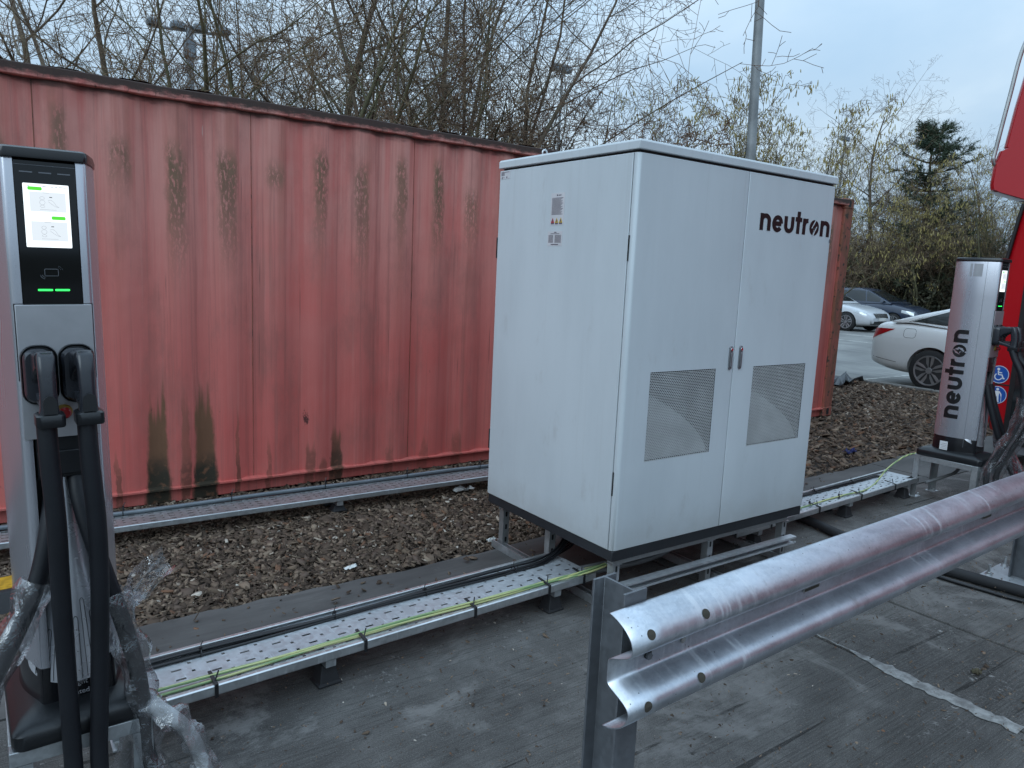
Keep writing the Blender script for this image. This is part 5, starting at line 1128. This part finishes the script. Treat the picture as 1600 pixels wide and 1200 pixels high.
    for x in (xr, xf):
        for s in (-1, 1):
            wc = Vector((x, s * (W_ - .112), r)); wh = MB().lathe([(-.105, r * .66), (-.10, r * .93), (-.085, r * .985), (-.05, r), (.05, r), (.085, r * .985), (.10, r * .93), (.103, r * .70)], wc, (0, s, 0), 36).build('wheel', 'tyre', t, smooth=40)
            MB().lathe([(.085, r * .10), (.060, r * .66), (.105, r * .70), (.098, r * .735)], wc, (0, s, 0), 36, True).build('rim_back', 'alloy_dark', wh, smooth=40)
            MB().lathe([(.098, r * .655), (.108, r * .67), (.110, r * .72), (.100, r * .735)], wc, (0, s, 0), 36).build('rim', 'alloy', wh, smooth=40)
            for k in range(5):
                a = R(90 + 72 * k); M_ = Matrix.Translation(wc) @ Matrix.Rotation(R(-90) * s, 4, 'X') @ Matrix.Rotation(a, 4, 'Z')
                q = MB()
                for d_ in (-1, 1):
                    q.add([M_ @ Vector(p) for p in ((r * .12, d_ * r * .03, .098), (r * .12, d_ * r * .13, .094), (r * .67, d_ * r * .20, .104), (r * .67, d_ * r * .06, .106), (r * .12, d_ * r * .03, .065), (r * .12, d_ * r * .13, .065), (r * .67, d_ * r * .20, .065), (r * .67, d_ * r * .06, .065))], [(0, 1, 2, 3), (4, 7, 6, 5), (0, 4, 5, 1), (1, 5, 6, 2), (2, 6, 7, 3), (3, 7, 4, 0)])
                q.build('spoke', 'alloy', wh)
            MB().disc(wc + Vector((0, s * .09, 0)), r * .17, (0, s, 0), .018, 16, r * .14).build('hub', 'alloy', wh)
    return t
GZ = -0.048
car('white saloon car seen from its rear quarter, parked behind the far charge point', 'sedan', 'car_white', (11.03, 4.55 - 2.46, GZ), R(-90))
car('silver-white car with its nose out, just right of the container corner', 'sedan', 'car_silver', (24.35, 14.35, GZ), R(-90))
car('dark navy car parked on the far side of the silver-white car', 'hatch', 'car_navy', (27.4, 14.0, GZ), R(-90))
car('red car of which a corner shows past the container end', 'hatch', 'car_red', (19.9, 13.75, GZ), R(-95))
car('black car behind the white saloon, only its red tail lamp showing', 'sedan', 'car_black', (24.0, 5.35, GZ), R(-90))

# ================================================================ RED DOUBLE-DECK BUS
bus = empty('bus', (5.40, 0, 0), 0, 'red double-deck bus with blue door stickers, at the right edge', 'bus')
pf = [(0.66, 0.30), (0.71, 0.42), (0.785, 1.05), (0.765, 1.5), (0.66, 2.25), (0.635, 2.405), (0.66, 2.425), (0.86, 2.495), (0.925, 2.525), (0.938, 2.575), (0.932, 2.76), (0.900, 2.868), (0.855, 2.883), (0.850, 2.892), (0.862, 2.902), (0.82, 3.25), (0.75, 3.70), (0.62, 4.08), (0.44, 4.25), (0.10, 4.31), (-10.2, 4.31), (-10.35, 4.2), (-10.4, 2.4), (-10.4, 0.30)]
m = MB(); rings = []
for x, e in ((0.0, 0.16), (0.02, 0.09), (0.06, 0.035), (0.14, 0.0), (2.41, 0.0), (2.49, 0.035), (2.53, 0.09), (2.55, 0.16)):
    rings.append([(x, (y - e * (1.0 if z < 2.41 else 0.45) if y > 0 else y + e * .5), z - (e * .5 if z > 4 else 0)) for y, z in pf])
# wheel arch notch is covered by the separate arch part; shell of the body
m.loft(rings); m.build('body', 'bus_red', bus, smooth=28)
MB().prism([(0.50, 2.402), (0.66, 2.411), (0.85, 2.478), (0.90, 2.503), (0.75, 2.50), (0.50, 2.43)], 0.015, 2.53, lambda p, q, t: (t, p, q)).build('overhang_soffit', 'bus_underside', bus)
m = MB(); m.loft([[(x, y, 0.12) for x, y in ((0.02, 0.50), (0.16, 0.62), (2.39, 0.62), (2.53, 0.50), (2.53, -10.3), (0.02, -10.3))], [(x, y, 0.298) for x, y in ((0.005, 0.48), (0.15, 0.64), (2.4, 0.64), (2.545, 0.48), (2.545, -10.3), (0.005, -10.3))]]); m.build('skirt', 'bus_skirt', bus)
# windscreen wrapping the front corner, black seal, upper front window
ws = MB(); zz = np.linspace(1.20, 2.38, 8); rows = []
for z in zz:
    yf = float(np.interp(z, [0.9, 1.05, 1.5, 2.25, 2.4], [0.77, 0.785, 0.765, 0.66, 0.635])) + 0.012
    rows.append([(0.045, yf - 0.030, z), (0.07, yf - 0.016, z), (0.14, yf, z), (1.275, yf + 0.02, z), (2.41, yf, z), (2.48, yf - 0.016, z), (2.505, yf - 0.030, z)])
ws.loft(rows, False, False); ws.build('windscreen', 'car_glass', bus, smooth=40)
ws = MB(); ws.tube([(0.036, float(np.interp(z, [0.9, 1.05, 1.5, 2.25, 2.4], [0.77, 0.785, 0.765, 0.66, 0.635])) - 0.030, z) for z in np.linspace(1.18, 2.39, 9)], 0.017, 8); ws.build('windscreen_seal', 'trim_black', bus, smooth=60)
uw = MB(); rows = []
for z in np.linspace(2.98, 3.95, 6):
    yf = float(np.interp(z, [2.9, 3.25, 3.7, 4.08], [0.862, 0.82, 0.75, 0.62])) + 0.008; rows.append([(0.22, yf, z), (1.27, yf + 0.01, z), (2.33, yf, z)])
uw.loft(rows, False, False); uw.build('upper_windscreen', 'car_glass', bus, smooth=40)
# nearside: entrance doors, panel joints, windows
def side(name, mat, y0, y1, z0, z1, lift=0.004, par=bus): return MB().box(-lift - 0.004, -lift, y0, y1, z0, z1).build(name, mat, par, bevel=0.0015)
dg_ = side('door_leaf', 'trim_black', -0.68, 0.495, 0.20, 2.25); side('door_glass', 'car_glass', -0.06, 0.450, 0.30, 2.15, 0.009, dg_); side('door_glass', 'car_glass', -0.63, -0.11, 0.30, 2.15, 0.009, dg_)
for z in (1.135, 0.735): side('panel_joint', 'seam_black', 0.499, 0.62, z, z + 0.012, 0.0012)
side('panel_joint', 'seam_black', 0.612, 0.620, 0.32, 0.734, 0.0012)
for k in range(6): side('side_window', 'car_glass', -2.3 - 1.35 * k, -1.05 - 1.35 * k, 1.25, 2.15); 
for k in range(7): side('upper_window', 'car_glass', -0.95 - 1.32 * k, 0.27 - 1.32 * k, 3.0, 3.75)
for wy in (-2.0, -8.0):
    MB().lathe([(0.0, 0.30), (0.0, 0.48), (0.02, 0.50), (0.18, 0.50), (0.2, 0.46)], (-0.03 + 0.0, wy, 0.50), (1, 0, 0), 32, True).build('wheel', 'tyre', bus, smooth=40); MB().disc((-0.028, wy, 0.50), 0.56, (1, 0, 0), 0.020, 32).build('wheel_arch', 'trim_black', bus)
MB().tube([(-0.012, 0.45, 0.29), (-0.012, -10.2, 0.29)], 0.010, 6).build('skirt_trim', 'chrome', bus)
# blue stickers
def sticker(yc, zc, kind):
    s = MB().disc((-0.0015, yc, zc), 0.083, (-1, 0, 0), 0.0012, 36).build('sticker', 'sign_blue', bus); X = -0.0036; m = MB(); w = MB(); r_ = 0.083
    MB().lathe([(0.0, r_ * .93), (0.0006, r_ * .93), (0.0006, r_ * .985), (0, r_ * .985)], (-0.0029, yc, zc), (-1, 0, 0), 36).build('sticker_rim', 'sign_white', s)
    # u runs right as seen from outside (towards -y)
    def fn(u, v, e): return (X - e, yc - u * r_, zc + v * r_)
    def dot(u, v, q):
        n = 14; m.add([fn(u + q * math.cos(2 * math.pi * k / n), v + q * math.sin(2 * math.pi * k / n), 0) for k in range(n)], [tuple(range(n))])
    if kind == 'chair':
        dot(-.12, .60, .15); stroke([(-.12, .42), (-.06, -.02), (.30, -.02), (.46, -.42), (.60, -.40)], .14, fn, m); stroke([(-.08, .22), (.28, .22)], .11, fn, m); stroke(arc(-.05, -.25, .36, .36, 125, 345, 16), .11, fn, m, 0.0004)
    else:
        dot(.02, .66, .15); m.add([fn(u, v, 0) for u, v in ((-.20, .46), (.24, .46), (.20, -.12), (-.16, -.12))], [(0, 1, 2, 3)]); stroke([(-.16, .42), (-.42, .06), (-.36, -.10)], .12, fn, m, 0.0004); stroke([(.20, .42), (.42, .10), (.44, -.10)], .12, fn, m, 0.0004)
        stroke([(-.08, -.10), (-.14, -.72), (-.26, -.74)], .17, fn, m, 0.0008); stroke([(.12, -.10), (.18, -.72), (.28, -.74)], .17, fn, m, 0.0008); stroke([(.45, -.08), (.50, -.74)], .05, fn, m)
    m.build('pictogram', 'sign_white', s)
sticker(0.592, 0.832, 'chair'); sticker(0.588, 0.640, 'walker')
# tree guard bar on the upper front corner
MB().tube(smooth_path([(0.12, 0.83, 2.765), (0.04, 0.875, 2.745), (0.0, 0.895, 2.79), (0.0, 0.885, 2.90), (0.0, 0.83, 3.35), (0.0, 0.775, 3.75), (0.02, 0.66, 4.02), (0.10, 0.5, 4.12)], 8), 0.018, 12).build('tree_guard', 'stainless', bus, smooth=60)
# nearside mirror arm bracket
MB().box(-0.05, 0.0, 0.44, 0.47, 2.16, 2.24).build('mirror_bracket', 'trim_black', bus, bevel=0.006)

# ================================================================ POSTS AND MASTS
def post(name, p0, p1, r0, r1, mat, label, cat, head=None):
    t = empty(name, p0, 0, label, cat); d = Vector(p1) - Vector(p0)
    m = MB(); m.tube([(0, 0, 0), d * 0.12, d * 0.125, d], [r0 * 1.25, r0 * 1.25, r0, r1], 16); m.build('pole', mat, t, smooth=40)
    if head: head(t, d)
    return t
def lantern(t, d):
    MB().tube([d, d + Vector((0.15, -0.1, 0.12)), d + Vector((0.9, -0.5, 0.25))], 0.03, 8).build('bracket_arm', 'lamp_post_grey', t); MB().loft([[Vector(d) + Vector((0.8 + p, -0.45 + q, 0.2 + z)) for p, q in rrect(w, w * .5, .05)] for z, w in ((0, .6), (.08, .62), (.15, .3))]).build('lantern', 'lamp_post_grey', t)
post('lamp_post', (6.92, 4.66, -0.03), (6.78, 4.84, 7.6), 0.075, 0.058, 'lamp_post_grey', 'grey steel lamp post rising behind the white cabinet', 'lamp post', lantern)
def flood(t, d):
    for sx in (-0.2, 0.2): MB().box(d.x + sx - .15, d.x + sx + .15, d.y - .1, d.y + .1, d.z - .05, d.z + .18).build('floodlight', 'mast_grey', t, bevel=0.03)
post('floodlight_pole', (36.0, 21.3, 0), (36.0, 21.3, 9.3), 0.06, 0.05, 'mast_grey', 'distant pole with small floodlights above the bare trees, right of the cabinet', 'lamp post', flood)
post('floodlight_pole', (13.84, 18.0, 0), (13.84, 18.0, 8.2), 0.05, 0.04, 'lamp_post_grey', 'thin grey pole half hidden in branches above the cabinet roof', 'lamp post', flood)
def bighead(t, d):
    MB().tube([d + Vector((-1.15, .37, -.15)), d + Vector((1.15, -.37, -.15))], .05, 8).build('cross_arm', 'mast_grey', t)
    for k in range(4):
        x = -1.0 + 0.66 * k; a = MB().loft([[d + Vector((x + p, -x * .32 + q, z)) for p, q in rrect(w, w * .9, .05)] for z, w in ((-.12, .40), (-.03, .44), (.06, .40), (.09, .26))]); a.build('floodlight', 'mast_grey', t)
    MB().box(d.x - .18, d.x + .18, d.y - .15, d.y + .15, d.z - 1.0, d.z - .45).build('control_box', 'mast_grey', t, bevel=.03)
post('floodlight_mast', (3.78, 24.97, 0), (3.78, 24.97, 9.0), 0.14, 0.11, 'mast_grey', 'tall mast with a wide row of floodlights behind the trees at left', 'mast', bighead)

# ================================================================ SMALL THINGS
r_ = empty('cable_ramp', (-2.42, 1.55, 0), 0.1, 'black rubber ramp with a yellow panel, at the left edge behind the near charge point', 'ramp')
MB().prism([(-0.17, -0.02), (0.17, -0.02), (0.10, 0.075), (-0.10, 0.075)], -0.35, 0.22, lambda p, q, t: (t, p, q)).build('ramp_body', 'rubber_black', r_, bevel=0.01)
MB().prism([(-0.34, -0.07), (0.17, -0.07), (0.19, 0.08), (-0.34, 0.08)], 0.0752, 0.0775, lambda p, q, t: (p, q, t)).build('ramp_panel', 'ramp_yellow', r_)
def scrap(name, loc, size, mat, label, cat, seed):
    rg_ = np.random.default_rng(seed); m = MB(); n = 6
    rows = [[(loc[0] + size[0] * (i / n - .5) + .15 * size[0] * rg_.normal() * .3, loc[1] + size[1] * (j / n - .5) + .1 * size[1] * rg_.normal(), loc[2] + size[2] * abs(rg_.normal()) * .6) for j in range(n + 1)] for i in range(n + 1)]
    m.loft(rows, False, False); tag(m.build(name, mat, None, smooth=25, solid=0.0012), label, cat)
scrap('paper_scrap', (-0.79, 1.125, 0.006), (0.07, 0.03, 0.012), 'litter_white', 'white paper scrap on the bark close to the concrete strip', 'litter', 1)
scrap('paper_scrap', (0.46, 2.02, 0.008), (0.16, 0.04, 0.03), 'litter_white', 'pale torn strip lying under the container tray beside the cabinet', 'litter', 2)
scrap('paper_scrap', (0.08, 1.10, 0.004), (0.05, 0.03, 0.02), 'litter_white', 'small white scrap near the cabinet rear leg', 'litter', 3)
scrap('plastic_scrap', (4.42, 1.40, 0.006), (0.16, 0.06, 0.03), 'litter_blue', 'blue plastic scrap on the bark beyond the cabinet', 'litter', 4)
scrap('plastic_bag', (9.1, 4.3, 0.01), (0.75, 0.40, 0.14), 'bag_grey', 'crumpled grey plastic bag on the bark beside the container corner', 'bag', 5)
MB().prism([(0, 0), (0.05, 0.002), (0.052, 0.006), (0, 0.005)], 0.002, 0.006, lambda p, q, t: (-1.50 + p + q, 0.71 - 1.5 * p, t)).build('stick', 'bark_brown', None); tag(bpy.data.objects['stick'], 'short dark stick on the concrete strip beside the near charge point', 'stick')
scrap('dead_leaf', (1.02, -1.16, 0.006), (0.05, 0.03, 0.016), 'bark_brown', 'dark curled leaf on the concrete in front of the barrier', 'leaf', 7)
scrap('dead_leaf', (2.40, -0.27, 0.008), (0.10, 0.05, 0.03), 'bark_brown', 'dark curled leaf on the concrete behind the barrier', 'leaf', 8)
# ================================================================ TREES
def grow(rg, P, segs, start, d, length, r, lv):
    """recursive random-walk branch; appends (p0,p1,r0,r1,level)"""
    nseg = P['seg'][lv]; step = length / nseg; p = np.array(start, float); d = np.array(d, float); kids = P['kids'][lv] if lv < len(P['kids']) else 0
    pts = [p.copy()]; ds = [d.copy()]
    for i in range(nseg):
        d = d + rg.normal(0, P['wander'][lv], 3); d[2] += P['up'][lv]; d /= np.linalg.norm(d); p = p + d * step; pts.append(p.copy()); ds.append(d.copy())
    rt = max(P['rmin'], r * P['taper'])
    for i in range(nseg):
        a, b = i / nseg, (i + 1) / nseg; segs.append((*pts[i], *pts[i + 1], r + (rt - r) * a, r + (rt - r) * b, lv))
    if lv + 1 >= P['levels']: P['tips'].append((*p, *d)); return
    for k in range(kids):
        t = P['first'][lv] + (1 - P['first'][lv]) * (k + rg.random()) / kids; i = min(nseg - 1, int(t * nseg)); f = t * nseg - i
        q = pts[i] + (pts[i + 1] - pts[i]) * f; dd = ds[i + 1]; ax = rg.normal(size=3); ax -= dd * ax.dot(dd); ax /= np.linalg.norm(ax) + 1e-9
        an = R(P['ang'][lv]) * (0.7 + 0.6 * rg.random()); nd = dd * math.cos(an) + ax * math.sin(an)
        rr = max(P['rmin'], (r + (rt - r) * t) * P['rr'][lv]); grow(rg, P, segs, q, nd, length * P['lr'][lv] * (1.15 - 0.55 * t) * rg.uniform(0.75, 1.2), rr, lv + 1)
def seg_mesh(name, S, mat, n, parent):
    S = np.asarray(S); p0, p1, r0, r1 = S[:, 0:3], S[:, 3:6], S[:, 6], S[:, 7]; d = p1 - p0; d /= np.linalg.norm(d, axis=1, keepdims=True) + 1e-9
    ref = np.where(np.abs(d[:, 2:3]) < 0.9, np.array([[0, 0, 1.0]]), np.array([[1.0, 0, 0]])); a = np.cross(d, ref); a /= np.linalg.norm(a, axis=1, keepdims=True); b = np.cross(d, a)
    V = []
    for q, r in ((p0, r0), (p1 + d * r1[:, None] * 0.5, r1)):
        for k in range(n): V.append(q + (a * math.cos(2 * math.pi * k / n) + b * math.sin(2 * math.pi * k / n)) * r[:, None])
    V = np.stack(V, 1); N = len(S); F = np.array([(k, (k + 1) % n, n + (k + 1) % n, n + k) for k in range(n)])
    o = np_mesh(name, V.reshape(-1, 3), (np.arange(N)[:, None, None] * 2 * n + F[None]).reshape(-1, 4), mat, parent); o.data.shade_smooth(); return o
def bare_tree(seed, stems, H, r0, P, mats, label, group, loc, name='bare_tree', lean=(0, 0), catkins=0):
    rg = np.random.default_rng(seed); segs = []; P = dict(P); P['tips'] = []
    for s in range(stems):
        a = rg.uniform(0, 6.28); sp = P['spread'] * (0.3 + 0.9 * rg.random()) if stems > 1 else 0.04
        d = np.array([math.cos(a) * sp + lean[0], math.sin(a) * sp + lean[1], 1.0]); d /= np.linalg.norm(d)
        grow(rg, P, segs, (0.12 * math.cos(a) * (stems > 1), 0.12 * math.sin(a) * (stems > 1), -0.1), d, H * rg.uniform(0.8, 1.1), r0 * rg.uniform(0.7, 1.1), 0)
    t = empty(name, loc, 0, label, 'tree', group); S = np.array(segs)
    seg_mesh('trunk', S[S[:, 8] < 1], mats[0], 8, t); tag(seg_mesh('limbs', S[S[:, 8] == 1], mats[0], 5, t), kind='stuff'); tag(seg_mesh('crown', S[S[:, 8] >= 2], mats[1], 3, t), kind='stuff')
    if catkins:
        T = np.array(P['tips']); idx = rg.choice(len(T), min(catkins, len(T)), replace=False); C_ = []
        for p in T[idx, :3]:
            for k in range(rg.integers(1, 4)):
                q = p + rg.normal(0, 0.05, 3); L = rg.uniform(0.05, 0.11); s = rg.normal(0, 0.012, 2); m_ = q + np.array([s[0], s[1], -L * 0.5]); e = q + np.array([s[0] * 2, s[1] * 2, -L])
                C_.append((*q, *m_, 0.004, 0.010, 3)); C_.append((*m_, *e, 0.010, 0.005, 3))
        tag(seg_mesh('catkins', C_, 'catkin', 4, t), kind='stuff')
    return t
BASE = dict(levels=5, seg=[9, 7, 5, 3, 2], kids=[11, 7, 5, 3], wander=[.07, .12, .16, .2, .2], up=[.02, .025, .01, 0, 0], first=[.22, .18, .15, .15], ang=[54, 52, 52, 52], lr=[.56, .48, .48, .50], rr=[.50, .52, .60, .75], taper=.22, rmin=.0030, spread=.32)
SHRUB = dict(BASE, kids=[9, 7, 5, 3], up=[.02, .04, .02, .0, 0], ang=[36, 42, 48, 50], spread=.75, taper=.18, lr=[.48, .46, .5, .55], rmin=.0036)
GR = 'bare trees behind the container'
protos = {}
def tree(key, label, loc, rz=0.0, sc=1.0, group=GR, **k):
    """first use builds, later uses copy"""
    if key in protos:
        o = copy_tree(protos[key]); o.location = loc; o['label'] = label; o['group'] = group
    else:
        o = k.pop('make')(label, loc, group); protos[key] = o
    o.rotation_euler.z = rz; o.scale = (sc, sc, sc * 1.0); return o
mkA = lambda l, p, g_: bare_tree(11, 1, 8.2, .10, BASE, ('bark_grey', 'twig_brown'), l, g_, p)
mkB = lambda l, p, g_: bare_tree(23, 5, 7.6, .065, dict(BASE, spread=.40, kids=[9, 7, 5, 2]), ('bark_grey', 'twig_brown'), l, g_, p)
mkC = lambda l, p, g_: bare_tree(37, 4, 5.6, .060, dict(SHRUB, kids=[9, 7, 4, 3]), ('bark_green', 'twig_grey'), l, g_, p)
mkD = lambda l, p, g_: bare_tree(41, 6, 3.6, .030, dict(SHRUB, kids=[9, 7, 5, 3], spread=.9), ('bark_brown', 'twig_brown'), l, g_, p, name='bare_shrub')
mkH = lambda l, p, g_: bare_tree(53, 6, 5.0, .045, dict(SHRUB, spread=.42, kids=[8, 6, 4, 3], up=[.03, .05, .04, .02, 0]), ('bark_green', 'twig_grey'), l, g_, p, name='hazel_tree', catkins=1500)
tree('A', 'slender bare tree at far left above the container roof', (-1.24, 11.6, -.05), 0.3, .95, make=mkA)
tree('A', 'second bare tree from the left, close beside the slender one', (-0.3, 10.7, -.05), 2.0, .85)
tree('C', 'greenish many-branched tree in front of the floodlight mast', (0.05, 8.6, -.05), 0.4, 1.15, make=mkC)
tree('A', 'bare tree with a thick trunk left of the dense clump', (2.47, 9.7, -.05), 4.1, 1.05)
tree('B', 'big many-stemmed bare tree in the middle of the clump', (3.55, 8.2, -.05), 0.9, 1.12, make=mkB)
tree('B', 'many-stemmed bare tree behind and right of the big one', (4.9, 9.2, -.05), 3.4, 1.0)
tree('C', 'wide bare tree whose branches sweep up right over the cabinet', (4.7, 7.9, -.05), 2.6, 1.10)
tree('C', 'low bare tree filling the clump above the container roof', (1.6, 8.0, -.05), 5.0, .95)
# a farther row
for i, (x, y, k, rz, s, l) in enumerate(((-0.2, 18.5, 'A', 0.7, 1.1, 'far bare tree, leftmost of the back row'), (2.6, 15.2, 'B', 2.2, 1.0, 'far bare tree behind the floodlight mast base'), (5.2, 14.2, 'C', 1.2, 1.3, 'far bare tree behind the thick-trunked tree'), (9.6, 12.4, 'C', 3.9, 1.1, 'far bare tree above the cabinet roof, rightmost of the back row'))):
    tree(k, l, (x, y, -.1), rz, s, 'back row of bare trees')
for i, (x, y, rz, s, l) in enumerate(((-1.9, 9.2, .5, 1.1, 'low bare shrub at far left behind the container'), (0.9, 9.4, 1.9, 1.05, 'low bare shrub second from the left behind the container'), (2.4, 8.0, 3.0, 1.15, 'low bare shrub left of the many-stemmed tree'), (3.6, 7.2, 4.4, 1.15, 'low bare shrub at the foot of the many-stemmed tree'), (4.7, 7.0, 5.6, 1.2, 'low bare shrub right of the many-stemmed tree'), (6.4, 7.6, 0.9, 1.1, 'low bare shrub behind the cabinet'), (7.7, 7.9, 2.4, 1.05, 'low bare shrub behind the lamp post'))):
    tree('D', l, (x, y, -.05), rz, s, 'bare shrubs behind the container', **({'make': mkD} if i == 0 else {}))
# hazels with yellow catkins
tree('H', 'hazel with yellow catkins, left of the lamp post', (8.36, 6.7, -.05), 0.2, .86, 'hazels with catkins', make=mkH)
tree('H', 'hazel with yellow catkins, right of the lamp post', (9.2, 5.6, -.05), 2.1, .80, 'hazels with catkins')
tree('H', 'hazel with yellow catkins beyond the container corner', (13.5, 10.6, -.1), 4.0, .80, 'hazels with catkins')
# trees beyond the car park
sheet('bank', 29.5, 90, -60, 90, 0.02, 'soil', 40, 60, 0.10)
FAR = 'trees beyond the car park'
tree('A', 'tall bare tree left of the pine, beyond the car park', (30.6, 16.2, 0), 1.4, 1.16, FAR)
tree('B', 'bare tree behind the container corner post, beyond the car park', (31.0, 19.6, 0), 2.7, .86, FAR)
tree('C', 'bare bushy tree right of the pine, near the bus', (37.0, 12.2, 0), 0.2, .95, FAR)
tree('C', 'bare bushy tree just left of the bus', (36.0, 9.8, 0), 2.2, .90, FAR)
tree('B', 'bare tree behind the pine', (38.5, 16.8, 0), 4.0, .95, FAR)
tree('C', 'wide bare tree behind the tall bare tree beyond the car park', (34.0, 18.8, 0), 1.0, 1.25, FAR)
tree('A', 'bare tree immediately right of the pine', (34.5, 13.2, 0), 5.2, .95, FAR)
tree('C', 'low bare tree in front of the pine', (30.4, 14.6, 0), 3.3, .8, FAR)
tree('B', 'many-stemmed bare tree overlapping the pine on its left', (33.2, 16.4, 0), 0.6, .98, FAR)
tree('C', 'bare tree overlapping the pine on its right', (33.0, 11.9, 0), 4.4, 1.05, FAR)
tree('H', 'olive hazel beyond the navy car, left of the pine', (30.2, 17.4, 0), 1.1, 1.35, FAR)
tree('H', 'olive hazel in front of the pine trunk', (30.4, 13.6, 0), 2.9, 1.05, FAR)
tree('H', 'olive hazel between the pine and the bus', (31.5, 10.9, 0), 5.1, 1.25, FAR)
tree('D', 'bare shrub beyond the navy car', (31.5, 17.6, 0), 1.0, 1.3, FAR); tree('D', 'bare shrub under the pine', (32.0, 14.6, 0), 3.0, 1.3, FAR); tree('D', 'bare shrub right of the pine trunk', (33.0, 12.6, 0), 5.0, 1.3, FAR)
# pine
def pine(seed, H, loc, label):
    rg = np.random.default_rng(seed); t = empty('pine_tree', loc, 0, label, 'tree', FAR); S = []; tips = []
    for i in range(12): S.append((0.05 * math.sin(i), 0.04 * math.cos(i * 1.3), H * i / 12, 0.05 * math.sin(i + 1), 0.04 * math.cos((i + 1) * 1.3), H * (i + 1) / 12, .16 * (1 - i / 13), .16 * (1 - (i + 1) / 13), 0))
    B = []
    z = 1.6
    while z < H - .1:
        L = min((H - z) * .55 + .35, 2.9) * rg.uniform(.55, 1.15)
        for k in range(rg.integers(5, 8)):
            a = rg.uniform(0, 6.28); p = np.array([0, 0, z]); d = np.array([math.cos(a), math.sin(a), .12]); n = 7; le = L * rg.uniform(.6, 1.15)
            for j in range(n):
                d = d + rg.normal(0, .09, 3) + np.array([0, 0, .055]); d /= np.linalg.norm(d); q = p + d * le / n; B.append((*p, *q, .035 * (1 - j / n) + .006, .035 * (1 - (j + 1) / n) + .006, 1))
                if j >= 1:
                    for s in range(3):
                        e = d + rg.normal(0, .55, 3) + np.array([0, 0, .15]); e /= np.linalg.norm(e); u = q + e * rg.uniform(.18, .42); B.append((*q, *u, .006, .004, 1)); tips.append((q, u))
                p = q
        z += rg.uniform(.26, .46)
    seg_mesh('trunk', S, 'bark_brown', 8, t); tag(seg_mesh('limbs', B, 'bark_brown', 4, t), kind='stuff')
    A = []; 
    for q, u in tips:
        for k in range(17):
            f = rg.random(); c = q + (u - q) * (0.3 + 0.8 * f); dirv = (u - q) / np.linalg.norm(u - q) * .6 + rg.normal(0, .6, 3); dirv /= np.linalg.norm(dirv); L = rg.uniform(.10, .20); side = np.cross(dirv, rg.normal(size=3)); side /= np.linalg.norm(side)
            A.append((c - side * .011, c + side * .011, c + dirv * L))
    V = np.array(A).reshape(-1, 3); tag(np_mesh('needles', V, np.arange(len(V)).reshape(-1, 3), 'pine_needle', t), kind='stuff'); return t
pn = pine(3, 8.5, (31.6, 14.4, 0), 'dark green pine tree beyond the car park'); pn.scale = (1.3, 1.3, 1.0)
# ivy-clad undergrowth: leaf masses
def leaf_mass(name, n, x0, x1, y0, y1, h, mat, seed, parent=None, size=(0.05, 0.11), clump=40):
    rg = np.random.default_rng(seed); c = np.stack([rg.uniform(x0, x1, clump), rg.uniform(y0, y1, clump), rg.uniform(0.0, 1, clump) ** 1.1 * h], 1); cr = rg.uniform(.35, 1.0, clump) * np.minimum(1, h / 2.2)
    i = rg.integers(0, clump, n); d = rg.normal(size=(n, 3)); d /= np.linalg.norm(d, axis=1, keepdims=True); p = c[i] + d * (cr[i] * rg.uniform(.3, 1, n) ** .4)[:, None]; p[:, 2] = np.abs(p[:, 2])
    a = rg.normal(size=(n, 3)); a /= np.linalg.norm(a, axis=1, keepdims=True); b = np.cross(a, rg.normal(size=(n, 3))); b /= np.linalg.norm(b, axis=1, keepdims=True); s = rg.uniform(*size, n)[:, None]
    V = np.stack([p - a * s, p + b * s * .6, p + a * s, p - b * s * .6], 1).reshape(-1, 3); return np_mesh(name, V, np.arange(len(V)).reshape(-1, 4), mat, parent)
o = leaf_mass('undergrowth', 60000, 30.2, 33.0, 4, 26, 2.2, 'ivy_leaf', 5, size=(.04, .10), clump=240); tag(o, 'dark tangled ivy and bramble undergrowth beyond the car park', 'undergrowth', kind='stuff')
o = leaf_mass('undergrowth', 26000, 33.0, 36.0, 4, 26, 3.2, 'dry_leaf', 6, size=(.05, .10), clump=160); tag(o, 'brown thicket behind the ivy undergrowth', 'undergrowth', kind='stuff')
def thicket(name, n, x0, x1, y0, y1, h, mat, seed, label):
    rg = np.random.default_rng(seed); x = rg.uniform(x0, x1, n); y = rg.uniform(y0, y1, n); S = []
    p = np.stack([x, y, rg.uniform(0, h * .55, n)], 1); d = rg.normal(0, .45, (n, 3)); d[:, 2] = np.abs(d[:, 2]) + .6; d /= np.linalg.norm(d, axis=1, keepdims=True)
    for k in range(3):
        L = rg.uniform(.25, .6, n)[:, None] * h / 3; q = p + d * L; S.append(np.concatenate([p, q, np.full((n, 1), .008 - .0018 * k), np.full((n, 1), .0065 - .0018 * k), np.full((n, 1), 3.)], 1)); p = q; d = d + rg.normal(0, .3, (n, 3)); d /= np.linalg.norm(d, axis=1, keepdims=True)
    tag(seg_mesh(name, np.concatenate(S), mat, 3, None), label, 'undergrowth', kind='stuff')
thicket('thicket', 2600, -6, 12, 11.0, 14.5, 3.6, 'twig_brown', 8, 'dense bare twig thicket behind the container')
thicket('thicket', 9000, 30.5, 38, 2, 27, 5.6, 'twig_grey', 9, 'dense bare twig thicket beyond the car park')
thicket('thicket', 2500, -10, 30, 26, 34, 5.5, 'twig_grey', 10, 'far hedgerow of bare twigs at the skyline')
